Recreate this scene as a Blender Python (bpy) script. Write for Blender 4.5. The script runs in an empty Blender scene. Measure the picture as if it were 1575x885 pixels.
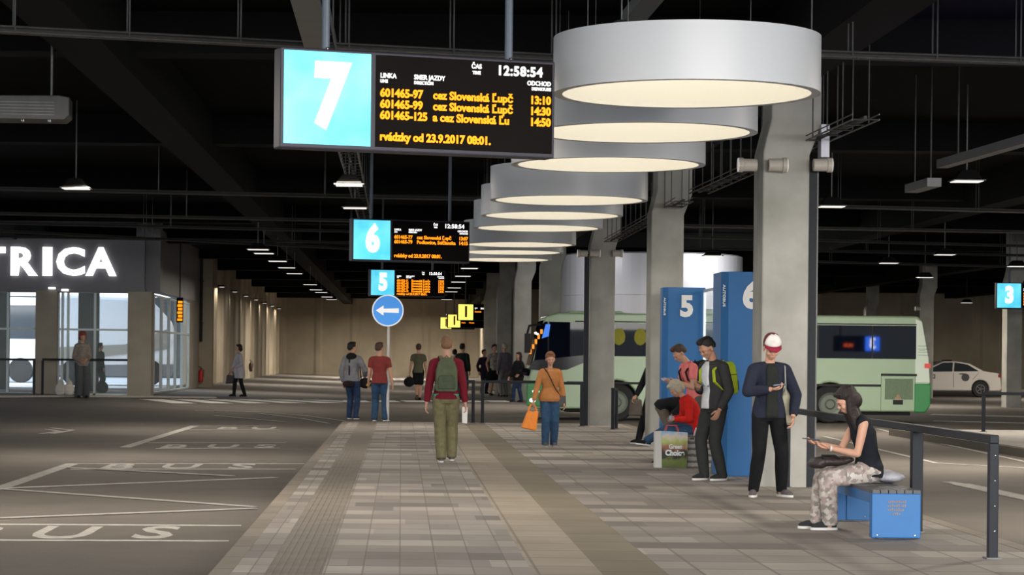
import bpy, bmesh, math, random
from math import sin, cos, pi, radians as R, sqrt
from mathutils import Vector as V, Matrix, Quaternion

# ------------------------------------------------------------------ camera, world, exposure
SC = bpy.context.scene
COL = SC.collection
F, CX, CY, HC, ROLL = 3600.0, 617.0, 546.0, 1.57, 0.010
cam = bpy.data.cameras.new('camera')
cam.sensor_width = 36.0
cam.lens = F / 1575.0 * 36.0
cam.shift_x = (787.5 - CX) / 1575.0
cam.shift_y = (CY - 442.5) / 1575.0
cam.clip_end = 1000
co = bpy.data.objects.new('camera', cam)
co.location = (0, 0, HC)
co.rotation_euler = (pi/2, -ROLL, 0)
COL.objects.link(co)
SC.camera = co
SC.view_settings.view_transform = 'Standard'
SC.view_settings.look = 'None'
SC.view_settings.gamma = 1.0
SC.view_settings.use_curve_mapping = False
SC.view_settings.exposure = 1.15
SC.cycles.use_denoising = True
SC.cycles.max_bounces = 6
SC.cycles.diffuse_bounces = 3
SC.cycles.glossy_bounces = 3
SC.cycles.sample_clamp_indirect = 4.0

w = bpy.data.worlds.new('daylight'); SC.world = w
w.use_nodes = True
wn = w.node_tree
wn.nodes.clear()
wo = wn.nodes.new('ShaderNodeOutputWorld'); bg = wn.nodes.new('ShaderNodeBackground')
tcw = wn.nodes.new('ShaderNodeTexCoord'); sp = wn.nodes.new('ShaderNodeSeparateXYZ'); crw = wn.nodes.new('ShaderNodeValToRGB')
wn.links.new(tcw.outputs['Generated'], sp.inputs[0]); wn.links.new(sp.outputs['Z'], crw.inputs[0])
crw.color_ramp.elements[0].position = 0.0; crw.color_ramp.elements[0].color = (.86, .93, 1, 1)
crw.color_ramp.elements[1].position = .6; crw.color_ramp.elements[1].color = (.62, .8, 1, 1)
wn.links.new(crw.outputs[0], bg.inputs[0]); bg.inputs[1].default_value = 1.15
wn.links.new(bg.outputs[0], wo.inputs[0])

random.seed(7)

def area_light(name, loc, size, power, color=(1, .93, .82), rot=(0, 0, 0), size_y=None, parent=None, spread=None):
    l = bpy.data.lights.new(name, 'AREA'); l.energy = power; l.color = color
    l.shape = 'RECTANGLE' if size_y else 'DISK'
    l.size = size
    if size_y: l.size_y = size_y
    if spread: l.spread = spread
    o = bpy.data.objects.new(name, l); o.location = loc; o.rotation_euler = rot
    COL.objects.link(o)
    if parent: o.parent = parent
    return o

# the daylight that comes in through the open entrance side behind the viewer, over the bus lanes
area_light('entrance_daylight', (9, -16, 6.5), 30, 9000, (1, .96, .90), (R(72), 0, R(12)), 7)

# ------------------------------------------------------------------ pixel -> place
def gz(X, Y):
    t = min(1, max(0, (Y - 54) / 20.0)); t = t*t*(3-2*t)
    return -.15 + t * (.22 + .028 * min(9, max(0, -2 - X)))
def ray(u, v):
    a, b = u - CX, v - CY
    return (a*cos(ROLL) + b*sin(ROLL)) / F, (-a*sin(ROLL) + b*cos(ROLL)) / F   # X/Y , (HC-z)/Y
def pz(u, v, z=0.0):
    x, d = ray(u, v); Y = (HC - z) / d
    return V((x*Y, Y, z))
def pd(u, v, Y):
    x, d = ray(u, v)
    return V((x*Y, Y, HC - d*Y))
def pg(u, v):
    z = -.15
    for _ in range(30):
        p = pz(u, v, z); z = gz(p.x, p.y)*.5 + z*.5
    return V((p.x, p.y, gz(p.x, p.y)))
def X_at(u, v, Y): return pd(u, v, Y).x

# ------------------------------------------------------------------ materials
MATS = {}
def mat(name, col, rough=.6, metal=0.0, emit=None, es=1.0, noise=.0, nscale=20, bump=0.0, bscale=60, spec=.4, trans=0, alpha=1):
    if name in MATS: return MATS[name]
    m = bpy.data.materials.new(name); m.use_nodes = True
    nt = m.node_tree; b = nt.nodes['Principled BSDF']
    b.inputs['Base Color'].default_value = (*col, 1)
    b.inputs['Roughness'].default_value = rough
    b.inputs['Metallic'].default_value = metal
    b.inputs['Specular IOR Level'].default_value = spec
    if trans: b.inputs['Transmission Weight'].default_value = trans
    if alpha < 1: b.inputs['Alpha'].default_value = alpha
    if emit:
        b.inputs['Emission Color'].default_value = (*emit, 1); b.inputs['Emission Strength'].default_value = es*.45
    tc = nt.nodes.new('ShaderNodeTexCoord')
    if noise:
        n = nt.nodes.new('ShaderNodeTexNoise'); n.inputs['Scale'].default_value = nscale; n.inputs['Detail'].default_value = 4
        nt.links.new(tc.outputs['Object'], n.inputs['Vector'])
        mr = nt.nodes.new('ShaderNodeMapRange'); mr.inputs[1].default_value = .25; mr.inputs[2].default_value = .75
        mr.inputs[3].default_value = 1 - noise; mr.inputs[4].default_value = 1 + noise
        nt.links.new(n.outputs['Fac'], mr.inputs[0])
        mx = nt.nodes.new('ShaderNodeVectorMath'); mx.operation = 'SCALE'
        mx.inputs[0].default_value = col
        nt.links.new(mr.outputs[0], mx.inputs['Scale'])
        nt.links.new(mx.outputs[0], b.inputs['Base Color'])
    if bump:
        n2 = nt.nodes.new('ShaderNodeTexNoise'); n2.inputs['Scale'].default_value = bscale; n2.inputs['Detail'].default_value = 3
        nt.links.new(tc.outputs['Object'], n2.inputs['Vector'])
        bp = nt.nodes.new('ShaderNodeBump'); bp.inputs['Strength'].default_value = bump; bp.inputs['Distance'].default_value = .02
        nt.links.new(n2.outputs['Fac'], bp.inputs['Height']); nt.links.new(bp.outputs[0], b.inputs['Normal'])
    MATS[name] = m
    return m
def cloth(name, col, noise=.12, bump=.5, bscale=18):
    return mat(name, col, rough=.9, noise=noise, nscale=14, bump=bump, bscale=bscale, spec=.15)

def nodes_mat(name, fn, rough=.7, spec=.3):
    """material whose colour comes from a node function fn(nt, texcoord) -> socket"""
    if name in MATS: return MATS[name]
    m = bpy.data.materials.new(name); m.use_nodes = True
    nt = m.node_tree; b = nt.nodes['Principled BSDF']
    b.inputs['Roughness'].default_value = rough; b.inputs['Specular IOR Level'].default_value = spec
    tc = nt.nodes.new('ShaderNodeTexCoord')
    nt.links.new(fn(nt, tc), b.inputs['Base Color'])
    MATS[name] = m
    return m
def N(nt, kind, **kw):
    n = nt.nodes.new('ShaderNode' + kind)
    for k, v in kw.items(): setattr(n, k, v)
    return n
def mth(nt, op, a, b=None, c=None):
    n = N(nt, 'Math', operation=op)
    for i, x in enumerate((a, b, c)):
        if x is None: continue
        if isinstance(x, (int, float)): n.inputs[i].default_value = x
        else: nt.links.new(x, n.inputs[i])
    return n.outputs[0]
def ramp(nt, fac, stops, interp='LINEAR'):
    n = N(nt, 'ValToRGB'); cr = n.color_ramp; cr.interpolation = interp
    while len(cr.elements) < len(stops): cr.elements.new(.5)
    for e, (p, c) in zip(cr.elements, stops): e.position = p; e.color = (*c, 1)
    nt.links.new(fac, n.inputs[0])
    return n.outputs[0]

# ------------------------------------------------------------------ object helpers
def tag(o, label=None, cat=None, group=None, kind=None):
    if label: o['label'] = label
    if cat: o['category'] = cat
    if group: o['group'] = group
    if kind: o['kind'] = kind
    return o
def empty(name, loc=(0, 0, 0), rz=0, label=None, cat=None, group=None):
    o = bpy.data.objects.new(name, None); o.location = loc; o.rotation_euler = (0, 0, rz)
    o.empty_display_size = .1
    COL.objects.link(o)
    return tag(o, label, cat, group)
def obj(name, bm, m, parent=None, smooth=False, loc=None, rz=0, bevel=0):
    me = bpy.data.meshes.new(name)
    if isinstance(bm, bmesh.types.BMesh):
        bmesh.ops.recalc_face_normals(bm, faces=bm.faces[:])
        bm.to_mesh(me); bm.free()
    else: me = bm
    ms = m if isinstance(m, (list, tuple)) else [m]
    me.materials.clear()
    for x in ms: me.materials.append(x)
    if smooth:
        for p in me.polygons: p.use_smooth = True
    o = bpy.data.objects.new(name, me); COL.objects.link(o)
    if parent is not None: o.parent = parent
    if loc is not None: o.location = loc
    if rz: o.rotation_euler = (0, 0, rz)
    if bevel:
        md = o.modifiers.new('bevel', 'BEVEL'); md.width = bevel; md.segments = 2; md.limit_method = 'ANGLE'
    return o
def struct(name, bm, m, **kw):
    o = obj(name, bm, m, **kw); o['kind'] = 'structure'; return o
def copy_tree(o, parent=None, label=None):
    c = o.copy(); COL.objects.link(c); c.parent = parent
    if label: c['label'] = label
    for ch in [x for x in bpy.data.objects if x.parent == o and x != c]: copy_tree(ch, c)
    return c
def solid(bm, geom, thickness):
    bm.normal_update(); bmesh.ops.solidify(bm, geom=geom, thickness=thickness)
def nb(): return bmesh.new()
def bx(bm, x0, x1, y0, y1, z0, z1, mi=0, M=None):
    vs = [bm.verts.new((x, y, z)) for x in (x0, x1) for y in (y0, y1) for z in (z0, z1)]
    if M is not None:
        for v in vs: v.co = M @ v.co
    for f in ((0, 1, 3, 2), (4, 6, 7, 5), (0, 4, 5, 1), (2, 3, 7, 6), (0, 2, 6, 4), (1, 5, 7, 3)):
        fc = bm.faces.new([vs[i] for i in f]); fc.material_index = mi
    return bm
def box(x0, x1, y0, y1, z0, z1): return bx(nb(), x0, x1, y0, y1, z0, z1)
def prism(bm, pts, a0, a1, axis='y', mi=0):
    """closed outline pts extruded along an axis"""
    def mk(p, a):
        if axis == 'y': return (p[0], a, p[1])
        if axis == 'x': return (a, p[0], p[1])
        return (p[0], p[1], a)
    A = [bm.verts.new(mk(p, a0)) for p in pts]; B = [bm.verts.new(mk(p, a1)) for p in pts]
    n = len(pts)
    f = [bm.faces.new(A), bm.faces.new(B[::-1])]
    for i in range(n): f.append(bm.faces.new((A[i], B[i], B[(i+1) % n], A[(i+1) % n])))
    for x in f: x.material_index = mi
    return bm
def basis(d):
    d = d.normalized(); a = V((0, 0, 1)) if abs(d.z) < .9 else V((0, 1, 0))
    x = d.cross(a).normalized(); return x, d.cross(x).normalized()
def tube(bm, pts, r, seg=8, caps=True, mi=0):
    pts = [V(p) for p in pts]; rs = r if isinstance(r, (list, tuple)) else [r]*len(pts)
    rings = []; x = None
    for i, p in enumerate(pts):
        d = (pts[min(i+1, len(pts)-1)] - pts[max(i-1, 0)])
        if x is None: x, y = basis(d)
        else:
            dn = d.normalized(); x = (x - dn*x.dot(dn)).normalized(); y = dn.cross(x)
        rings.append([bm.verts.new(p + rs[i]*(cos(2*pi*k/seg)*x + sin(2*pi*k/seg)*y)) for k in range(seg)])
    for a, b in zip(rings, rings[1:]):
        for k in range(seg):
            f = bm.faces.new((a[k], a[(k+1) % seg], b[(k+1) % seg], b[k])); f.material_index = mi
    if caps:
        bm.faces.new(rings[0][::-1]).material_index = mi; bm.faces.new(rings[-1]).material_index = mi
    return bm
def lathe(bm, prof, c=(0, 0, 0), seg=32, axis='z', closed=False, mi=0):
    rings = []
    for r, h in prof:
        ring = []
        for k in range(seg):
            a = 2*pi*k/seg
            p = (r*cos(a), r*sin(a), h) if axis == 'z' else ((h, r*cos(a), r*sin(a)) if axis == 'x' else (r*cos(a), h, r*sin(a)))
            ring.append(bm.verts.new(V(p) + V(c)))
        rings.append(ring)
    pr = list(zip(rings, rings[1:]))
    if closed: pr.append((rings[-1], rings[0]))
    for a, b in pr:
        for k in range(seg):
            bm.faces.new((a[k], a[(k+1) % seg], b[(k+1) % seg], b[k])).material_index = mi
    if not closed:
        if prof[0][0] > 1e-5: bm.faces.new(rings[0][::-1]).material_index = mi
        if prof[-1][0] > 1e-5: bm.faces.new(rings[-1]).material_index = mi
    return bm
def disc(bm, c, r, normal=(0, -1, 0), seg=32, depth=.01):
    n = V(normal).normalized(); return tube(bm, [V(c) - n*depth/2, V(c) + n*depth/2], r, seg)
def ell(bm, c, rad, M=None, sub=2):
    r = bmesh.ops.create_icosphere(bm, subdivisions=sub, radius=1.0)
    T = Matrix.Translation(V(c)) @ Matrix.Diagonal((*rad, 1))
    if M is not None: T = M @ T
    bmesh.ops.transform(bm, matrix=T, verts=r['verts'])
    return r['verts']
def text(body, size, m, parent, loc, rz=0, name='lettering', depth=.006, bold=0.0, shear=0.0, align='CENTER', sx=1.0, flip=False, flat=False, valign='CENTER', space=1.0):
    """lettering as a thin solid, standing upright facing -Y (flat: lying on the ground, read from -Y)"""
    cu = bpy.data.curves.new('t', 'FONT'); cu.body = body; cu.size = size; cu.extrude = depth/2
    cu.offset = bold; cu.shear = shear; cu.align_x = align; cu.align_y = valign; cu.resolution_u = 3; cu.space_character = space
    t = bpy.data.objects.new('t', cu); COL.objects.link(t)
    dg = bpy.context.evaluated_depsgraph_get(); dg.update()
    me = bpy.data.meshes.new_from_object(t.evaluated_get(dg))
    bpy.data.objects.remove(t); bpy.data.curves.remove(cu)
    M = Matrix.Diagonal((sx, 1, 1, 1))
    if not flat: M = Matrix.Rotation(pi/2, 4, 'X') @ M
    me.transform(M)
    me.materials.clear()
    o = obj(name, me, m, parent, loc=loc, rz=rz)
    return o

# ------------------------------------------------------------------ common materials
def conc(nt, tc):
    n = N(nt, 'TexNoise'); n.inputs['Scale'].default_value = 1.6; n.inputs['Detail'].default_value = 8
    nt.links.new(tc.outputs['Object'], n.inputs['Vector'])
    return ramp(nt, n.outputs['Fac'], [(.3, (.27, .265, .235)), (.7, (.40, .39, .355))])
M_conc = nodes_mat('cast_concrete', conc, .85)
def wallc(nt, tc):
    n = N(nt, 'TexNoise'); n.inputs['Scale'].default_value = .5; n.inputs['Detail'].default_value = 6
    nt.links.new(tc.outputs['Object'], n.inputs['Vector'])
    return ramp(nt, n.outputs['Fac'], [(.3, (.25, .21, .155)), (.7, (.36, .31, .235))])
M_wall = nodes_mat('tan_concrete_wall', wallc, .9)
M_black = mat('black_ceiling_paint', (.0045, .0045, .0048), .85, noise=.3, nscale=1, spec=.04)
M_beam = mat('black_beam_paint', (.005, .005, .005), .85, noise=.2, nscale=2, spec=.12)
M_galv = mat('galvanised_steel', (.10, .10, .10), .5, metal=.5, noise=.2, nscale=8)
M_dgrey = mat('dark_grey_metal', (.018, .02, .024), .55, metal=.0, spec=.15, noise=.1, nscale=20)
M_rail = mat('anthracite_rail_paint', (.014, .016, .021), .5, noise=.12, nscale=30, spec=.15)
M_white = mat('white_paint', (.8, .8, .78), .5, noise=.03)
M_chrome = mat('bright_steel', (.6, .6, .6), .25, metal=1.0, noise=.05)
M_blue = mat('blue_powder_coat', (.009, .120, .34), .5, noise=.04, nscale=4)
M_glass = mat('clear_glass', (.75, .88, .88), .03, alpha=.22, spec=.6)
M_mark = mat('worn_road_paint', (.42, .40, .37), .85, noise=.22, nscale=9)
M_lwhite = mat('lit_white', (1, 1, 1), .5, emit=(1, .97, .93), es=1.6, noise=.01)

# road
def roadc(nt, tc):
    n = N(nt, 'TexNoise'); n.inputs['Scale'].default_value = .35; n.inputs['Detail'].default_value = 9; n.inputs['Roughness'].default_value = .65
    nt.links.new(tc.outputs['Object'], n.inputs['Vector'])
    a = ramp(nt, n.outputs['Fac'], [(.3, (.15, .135, .122)), (.7, (.215, .195, .175))])
    n2 = N(nt, 'TexNoise'); n2.inputs['Scale'].default_value = 60; n2.inputs['Detail'].default_value = 2
    nt.links.new(tc.outputs['Object'], n2.inputs['Vector'])
    mx = N(nt, 'Mix', data_type='RGBA', blend_type='MULTIPLY'); mx.inputs[0].default_value = .35
    nt.links.new(a, mx.inputs[6]); nt.links.new(n2.outputs['Fac'], mx.inputs[7])
    return mx.outputs[2]
M_road = nodes_mat('road_surface', roadc, .85, .12)
bm = nb()
xs = [-60, -40, -25, -11, -9, -7, -5, -2, 0, 5, 12, 25, 45, 70]; ys = [-4, 20, 40, 54, 57, 60, 63, 66, 69, 72, 74, 80, 100, 130, 175, 230]
g = [[bm.verts.new((x, y, gz(x, y))) for y in ys] for x in xs]
for i in range(len(xs)-1):
    for j in range(len(ys)-1): bm.faces.new((g[i][j], g[i+1][j], g[i+1][j+1], g[i][j+1]))
struct('floor_road', bm, M_road)

# island platform with its paving zones
PX0, PX1, PY1 = -1.35, 5.3, 54.5
def tiles(seed, c0, c1, tw=.27, tl=.62):
    def fn(nt, tc):
        s = N(nt, 'SeparateXYZ'); nt.links.new(tc.outputs['Object'], s.inputs[0])
        x, y = s.outputs[0], s.outputs[1]
        row = mth(nt, 'FLOOR', mth(nt, 'DIVIDE', y, tl))
        colx = mth(nt, 'FLOOR', mth(nt, 'DIVIDE', x, tw))
        wide = mth(nt, 'FLOOR', mth(nt, 'ADD', mth(nt, 'DIVIDE', x, tw*4), mth(nt, 'MULTIPLY', row, .37)))
        def wn(a, b, k):
            c = N(nt, 'CombineXYZ'); nt.links.new(a, c.inputs[0]); nt.links.new(b, c.inputs[1]); c.inputs[2].default_value = k
            q = N(nt, 'TexWhiteNoise', noise_dimensions='3D'); nt.links.new(c.outputs[0], q.inputs[0]); return q.outputs['Value']
        v = mth(nt, 'ADD', mth(nt, 'MULTIPLY', wn(row, row, seed), .38), mth(nt, 'ADD', mth(nt, 'MULTIPLY', wn(wide, row, seed+1.), .42), mth(nt, 'MULTIPLY', wn(colx, row, seed+2.), .2)))
        base = ramp(nt, v, [(.18, c0), (.82, c1)])
        fx = mth(nt, 'FRACT', mth(nt, 'DIVIDE', x, tw)); fy = mth(nt, 'FRACT', mth(nt, 'DIVIDE', y, tl))
        jx = mth(nt, 'LESS_THAN', fx, .045); jy = mth(nt, 'LESS_THAN', fy, .05)
        j = mth(nt, 'MAXIMUM', jx, jy)
        n = N(nt, 'TexNoise'); n.inputs['Scale'].default_value = .9; n.inputs['Detail'].default_value = 6
        nt.links.new(tc.outputs['Object'], n.inputs['Vector'])
        grime = ramp(nt, n.outputs['Fac'], [(.3, (.8, .79, .76)), (.65, (1, 1, 1))])
        m0 = N(nt, 'Mix', data_type='RGBA', blend_type='MULTIPLY'); m0.inputs[0].default_value = 1
        nt.links.new(base, m0.inputs[6]); nt.links.new(grime, m0.inputs[7])
        mx = N(nt, 'Mix', data_type='RGBA'); nt.links.new(mth(nt, 'MULTIPLY', j, .62), mx.inputs[0])
        nt.links.new(m0.outputs[2], mx.inputs[6]); mx.inputs[7].default_value = (.12, .105, .09, 1)
        return mx.outputs[2]
    return fn
M_tile = nodes_mat('grey_pavers', tiles(1., (.16, .145, .138), (.44, .40, .37)), .7)
M_tile2 = nodes_mat('beige_pavers', tiles(5., (.30, .255, .205), (.36, .315, .26), .5, .7), .7)
M_tile3 = nodes_mat('long_grey_pavers', tiles(9., (.155, .138, .128), (.42, .38, .345), .55, .62), .7)
M_strip = nodes_mat('brown_strip_paving', tiles(11., (.205, .175, .13), (.23, .20, .152), 5.3, .9), .75)
M_kerb = nodes_mat('kerb_stone', tiles(13., (.235, .205, .17), (.265, .23, .195), 5.3, 1.0), .75)
M_tact = mat('ribbed_guiding_tile', (.20, .175, .15), .75, noise=.15, nscale=3)
def slab(name, x0, x1, y0, y1, z0, z1, m): return struct(name, box(x0, x1, y0, y1, z0, z1), m)
PY0 = 4
slab('floor_platform', PX0, PX1, PY0, PY1, -.3, -.012, M_kerb)
slab('trim_1', PX0, -1.2, PY0, PY1, -.012, 0, M_kerb)
slab('floor_left_pavers', -1.2, -.96, PY0, PY1, -.012, -.002, M_tile)
bm = box(-.96, -.55, PY0, PY1, -.012, -.004)
for k in range(7): bx(bm, -.935+k*.056, -.935+k*.056+.03, PY0, PY1, -.006, .0018)
struct('floor_guiding_strip', bm, M_tact)
slab('floor_middle_pavers', -.55, .97, PY0, PY1, -.012, -.001, M_tile)
slab('floor_beige_pavers', .97, 1.47, PY0, PY1, -.012, -.001, M_tile2)
slab('floor_brown_strip', 1.47, 1.95, PY0, PY1, -.012, -.001, M_strip)
slab('floor_right_pavers', 1.95, 5.15, PY0, PY1, -.012, 0, M_tile3)
slab('trim_2', 5.15, PX1, PY0, PY1, -.012, .003, M_kerb)
slab('trim_3', PX0, PX1, PY1, PY1+.25, -.3, 0, M_kerb)
# second island platform on the right and pavement in front of the shop
M_pale = mat('pale_paving', (.36, .34, .32), .7, noise=.15, nscale=1.5)
slab('floor_second_platform', 11.3, 16.5, 20, 53, -.3, 0, M_pale)
slab('trim_4', 11.1, 11.3, 20, 53.2, -.3, .0, mat('dark_kerb', (.07, .06, .05), .8, noise=.2))

# ceiling, beams, walls
ZC = 5.7
slab('ceiling', -60, 70, 3, 79, ZC, ZC+.4, M_black); slab('ceiling_back', -8.3, 70, 79, 230, ZC, ZC+.4, M_black)
k = 0
for Y in [16.3 + 12.3*i for i in range(17)]:
    k += 1; slab(f'ceiling_beam_{k}', -30 if Y < 79 else -8.3, 60, Y-.3, Y+.3, ZC-.5, ZC, M_beam)
for X in (-12, -3.6, 4.7, 13, 21.4, 30):
    k += 1; slab(f'ceiling_beam_{k}', X-.3, X+.3, 3, 230 if X > -8 else 79, ZC-.75, ZC-.001, M_beam)
# side wall (fluted panels) and far wall
def fluted(p0, p1, z0, z1, n, m, name):
    p0, p1 = V(p0), V(p1); d = p1-p0; L = d.length; t = d/L; nr = V((-t.y, t.x, 0))
    bm = nb(); pts = []
    for i in range(n):
        a = L*i/n; b = L*(i+1)/n
        pts += [(a, 0), (a+.12, .0), (a+.3, .09), (b-.3, .09), (b-.12, 0)]
    pts.append((L, 0)); pts += [(L, .5), (0, .5)]
    q = [(p0 + t*a + nr*b) for a, b in pts]
    prism(bm, [(v.x, v.y) for v in q], z0, z1, 'z')
    return struct(name, bm, m)
fluted((-8.05, 91, 0), (-8.05, 158, 0), -.3, ZC, 18, M_wall, 'wall_left')
fluted((-8.05, 158, 0), (9, 158, 0), -.3, ZC, 7, M_wall, 'wall_back')
struct('wall_back_right', box(5.2, 5.6, 126, 158, -.3, ZC), M_wall)
fluted((5.4, 128, 0), (62, 128, 0), -.3, ZC, 13, M_wall, 'wall_right_back')
slab('wall_far_right', 48, 48.4, 30, 128, -.3, ZC, M_wall)

# round pale stair drum standing behind the bus
c = V((8.35, 79, 0))
bm = nb(); lathe(bm, [(3.12, -.2), (3.12, 4.95), (3.0, 5.0)], c, 64)
for zz in (1.2, 2.4, 3.6): lathe(bm, [(3.12, zz), (3.135, zz+.005), (3.135, zz+.02), (3.12, zz+.025)], c, 64)
M_drum = mat('glossy_pale_panels', (.52, .53, .57), .3, noise=.03, nscale=1)
struct('wall_round_stair_drum', bm, M_drum, smooth=False)

# columns: slanted capital on a square shaft
COLS = [(4.97, 28.6), (4.92, 40.9), (4.85, 53.2), (4.46, 65.6), (4.32, 77.9), (4.25, 90.2), (4.2, 102.5)]
def column(xr, yf, wdt=.57, dep=.75, zb=0.0, name='column', tone=M_conc):
    bm = nb(); x0, x1 = xr-wdt, xr
    pts = [(x0, zb-.2), (x1, zb-.2), (x1, 4.06), (x1+.14, 4.42), (x1+.14, ZC), (x0+.1, ZC), (x0+.1, 4.5), (x0, 4.1)]
    prism(bm, pts, yf, yf+dep)
    o = struct(name, bm, tone, bevel=.025)
    return o
kk = 0
for xr, yf in COLS:
    kk += 1; column(xr, yf, zb=gz(xr, yf), name=f'column_{kk}')
# columns of the other rows
for u, v, wpx, Yg in [(1560, 560, 24, 75), (1425, 500, 22, 92), (1340, 480, 16, 118)]:
    kk += 1; p = pd(u, v, Yg); ww = wpx*Yg/F; column(p.x+ww/2, Yg, ww, .6, zb=gz(p.x, Yg), name=f'column_{kk}')

# ------------------------------------------------------------------ road markings (each painted figure its own flat thing on the road)
def strip(bm, a, b, wd, lift=0.0):
    a, b = V(a), V(b); d = (b-a); d.z = 0; n = V((-d.y, d.x, 0)).normalized()*wd/2
    m = max(1, int(d.length/2.0)); prev = None
    for i in range(m+1):
        p = a.lerp(b, i/m); l, r = p+n, p-n
        cur = [bm.verts.new((q.x, q.y, gz(q.x, q.y)+.006+lift)) for q in (l, r)]
        if prev: bm.faces.new((prev[0], prev[1], cur[1], cur[0]))
        prev = cur
def marks(name, segs, label, group=None, wd=.12):
    bm = nb()
    for si, s in enumerate(segs):
        (u0, v0), (u1, v1) = s[0], s[1]; ww = s[2] if len(s) > 2 else wd
        strip(bm, pg(u0, v0), pg(u1, v1), ww, si*.0015)
    solid(bm, geom=bm.faces[:], thickness=.004)
    return tag(obj(name, bm, M_mark), label, 'road marking', group)
marks('bay_outline', [((-30, 807.3), (371, 809.5)), ((-30, 832), (352, 833.3))], 'pair of white lines framing the nearest painted bus bay lettering')
marks('hatched_marking', [((-120, 786), (0, 752)), ((0, 752), (112, 714), .2), ((0, 752), (424, 735.5)), ((0, 753), (392, 781)), ((392, 783.5), (-40, 800)), ((93, 719.8), (358, 733.5))], 'white zigzag of long triangles painted on the left bus lane')
marks('bay_outline', [((105, 714), (468, 714)), ((108, 722.5), (455, 722.5))], 'thin white lines along the second bus bay, above the zigzag')
marks('bay_outline', [((193, 688.5), (300, 655.5), .2), ((228, 682), (440, 682)), ((240, 691), (430, 690))], 'white slanted bay outline in the middle of the left lane')
marks('bay_outline', [((300, 656), (425, 656)), ((285, 662), (430, 662))], 'faint white lines of the farthest bus bay on the left')
for body, us, v, sz, lab in [('BUS', (-40, 98, 240), 820.5, 1.25, 'large worn white letters BUS in the nearest left bay'),
                         ('BUS', (182, 278, 372), 718, 1.25, 'small worn white letters BUS in the second left bay'),
                         ('BUS', (268, 342, 408), 687, 1.3, 'worn white letters BUS in the third left bay'),
                         ('BUS', (350, 405), 659, 1.3, 'faint farthest worn white letters in the left bus lane')]:
    root = empty('painted_word', pg(us[1], v), 0, lab, 'road marking')
    for ch, u in zip(body, us):
        p = pg(u, v)
        text(ch, 2.1, M_mark, root, (p.x-root.location.x, p.y-root.location.y, .003), name='letter', bold=.03, depth=.004, flat=True, sx=.42)
a = pg(88, 663)
marks('painted_arrow', [((62, 668), (92, 664)), ((92, 664), (72, 661)), ((80, 668), (111, 662.5)), ((111, 662.5), (78, 659))], 'small white arrow painted far on the left road')
marks('lane_curve', [((300, 632), (400, 634)), ((400, 634), (470, 640)), ((470, 640), (530, 648)), ((400, 637), (460, 644)), ((460, 644), (505, 652)), ((330, 640), (440, 650))], 'thin curved lines sweeping across the road before the platform end', wd=.1)
marks('edge_line', [((1268, 672), (1440, 713)), ((1440, 713), (1600, 722))], 'thin white line bending across the right bus lane', wd=.1)
marks('edge_line', [((1350, 660), (1600, 716))], 'thin white line crossing the right lane behind the rail', wd=.1)
marks('painted_arrow', [((1455, 742), (1500, 748), .16), ((1475, 745), (1600, 772), .3)], 'broad white arrow painted on the right bus lane beside the rail')
bmz = nb(); i = 0
for u in list(range(240, 520, 52)) + [530, 575, 620, 662, 705, 748]:
    bmz2 = nb(); a = pg(u, 617.5); b = pg(u+36, 617.8); strip(bmz2, a, b, 2.4)
    solid(bmz2, geom=bmz2.faces[:], thickness=.004)
    tag(obj('crossing_stripe', bmz2, mat('fresh_road_paint', (.85, .83, .79), .7, noise=.08)), 'white block of the long dashed crossing line across the far road', 'road marking', 'crossing stripes')
    i += 1
bmz.free()
marks('stop_line', [((1432, 638), (1600, 642), 1.0), ((1436, 648), (1600, 652), .5)], 'pale stripes on the road behind the second platform')
# kerb of the far pavement at the left
bm = nb(); strip(bm, pg(-20, 612), pg(330, 613.5), .25); solid(bm, geom=bm.faces[:], thickness=-.05); struct('trim_5', bm, mat('pale_kerb', (.34, .31, .27), .8, noise=.1))

# ------------------------------------------------------------------ ceiling services
def ctray(a, b, label, w=.12, h=.05, hang=2.1, zt=ZC, kind='cable_tray', name='cable_tray'):
    """cable tray hung from the ceiling between two points"""
    a, b = V(a), V(b); d = b-a; L = d.length; t = d/L; n = V((-t.y, t.x, 0))
    root = empty(name, a, 0, label, 'cable tray')
    bm = nb()
    for s in (-1, 1):
        o = n*s*w/2
        tube(bm, [o, o+d], .012, 4); tube(bm, [o+V((0, 0, h)), o+d+V((0, 0, h))], .009, 4)
    k = 0
    while k*.6 < L:
        p = t*k*.6; tube(bm, [p-n*w/2, p+n*w/2], .008, 4); k += 1
    obj('tray', bm, M_galv, root)
    bm = nb(); tube(bm, [V((0, 0, .025)) + t*0.02, d*.35 + V((0, 0, .028)), d*.7+V((0, 0, .022)), d-t*.02+V((0, 0, .025))], .022, 6)
    obj('cable', bm, mat('black_cable', (.03, .03, .03), .6, noise=.1), root)
    k = .5
    while k < L:
        bm = nb()
        for s in (-1, 1): tube(bm, [t*k+n*s*w/2, t*k+n*s*w/2+V((0, 0, max(.05, zt-a.z-d.z*k/L)))], .008, 4)
        obj('hanger_rod', bm, M_galv, root); k += hang
    return root
def tray_between(u0, v0, u1, v1, z, label, **kw):
    a, b = pz(u0, v0, z), pz(u1, v1, z); return ctray(a, b, label, **kw)
ZT = 4.6
tray_between(-60, 46, 862, 93, ZT, 'long cable tray nearest the viewer, crossing behind the platform 7 board', hang=1.1)
tray_between(1235, 86, 1640, 100, ZT, 'near cable tray running right from the first ring lamp', hang=.9)
tray_between(-60, 291, 760, 309, ZT, 'cable tray crossing at the height above the platform 6 board', hang=3.2)
tray_between(1255, 319, 1650, 329, ZT, 'cable tray right of the first column, highest of the lower five', hang=3.0)
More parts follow.
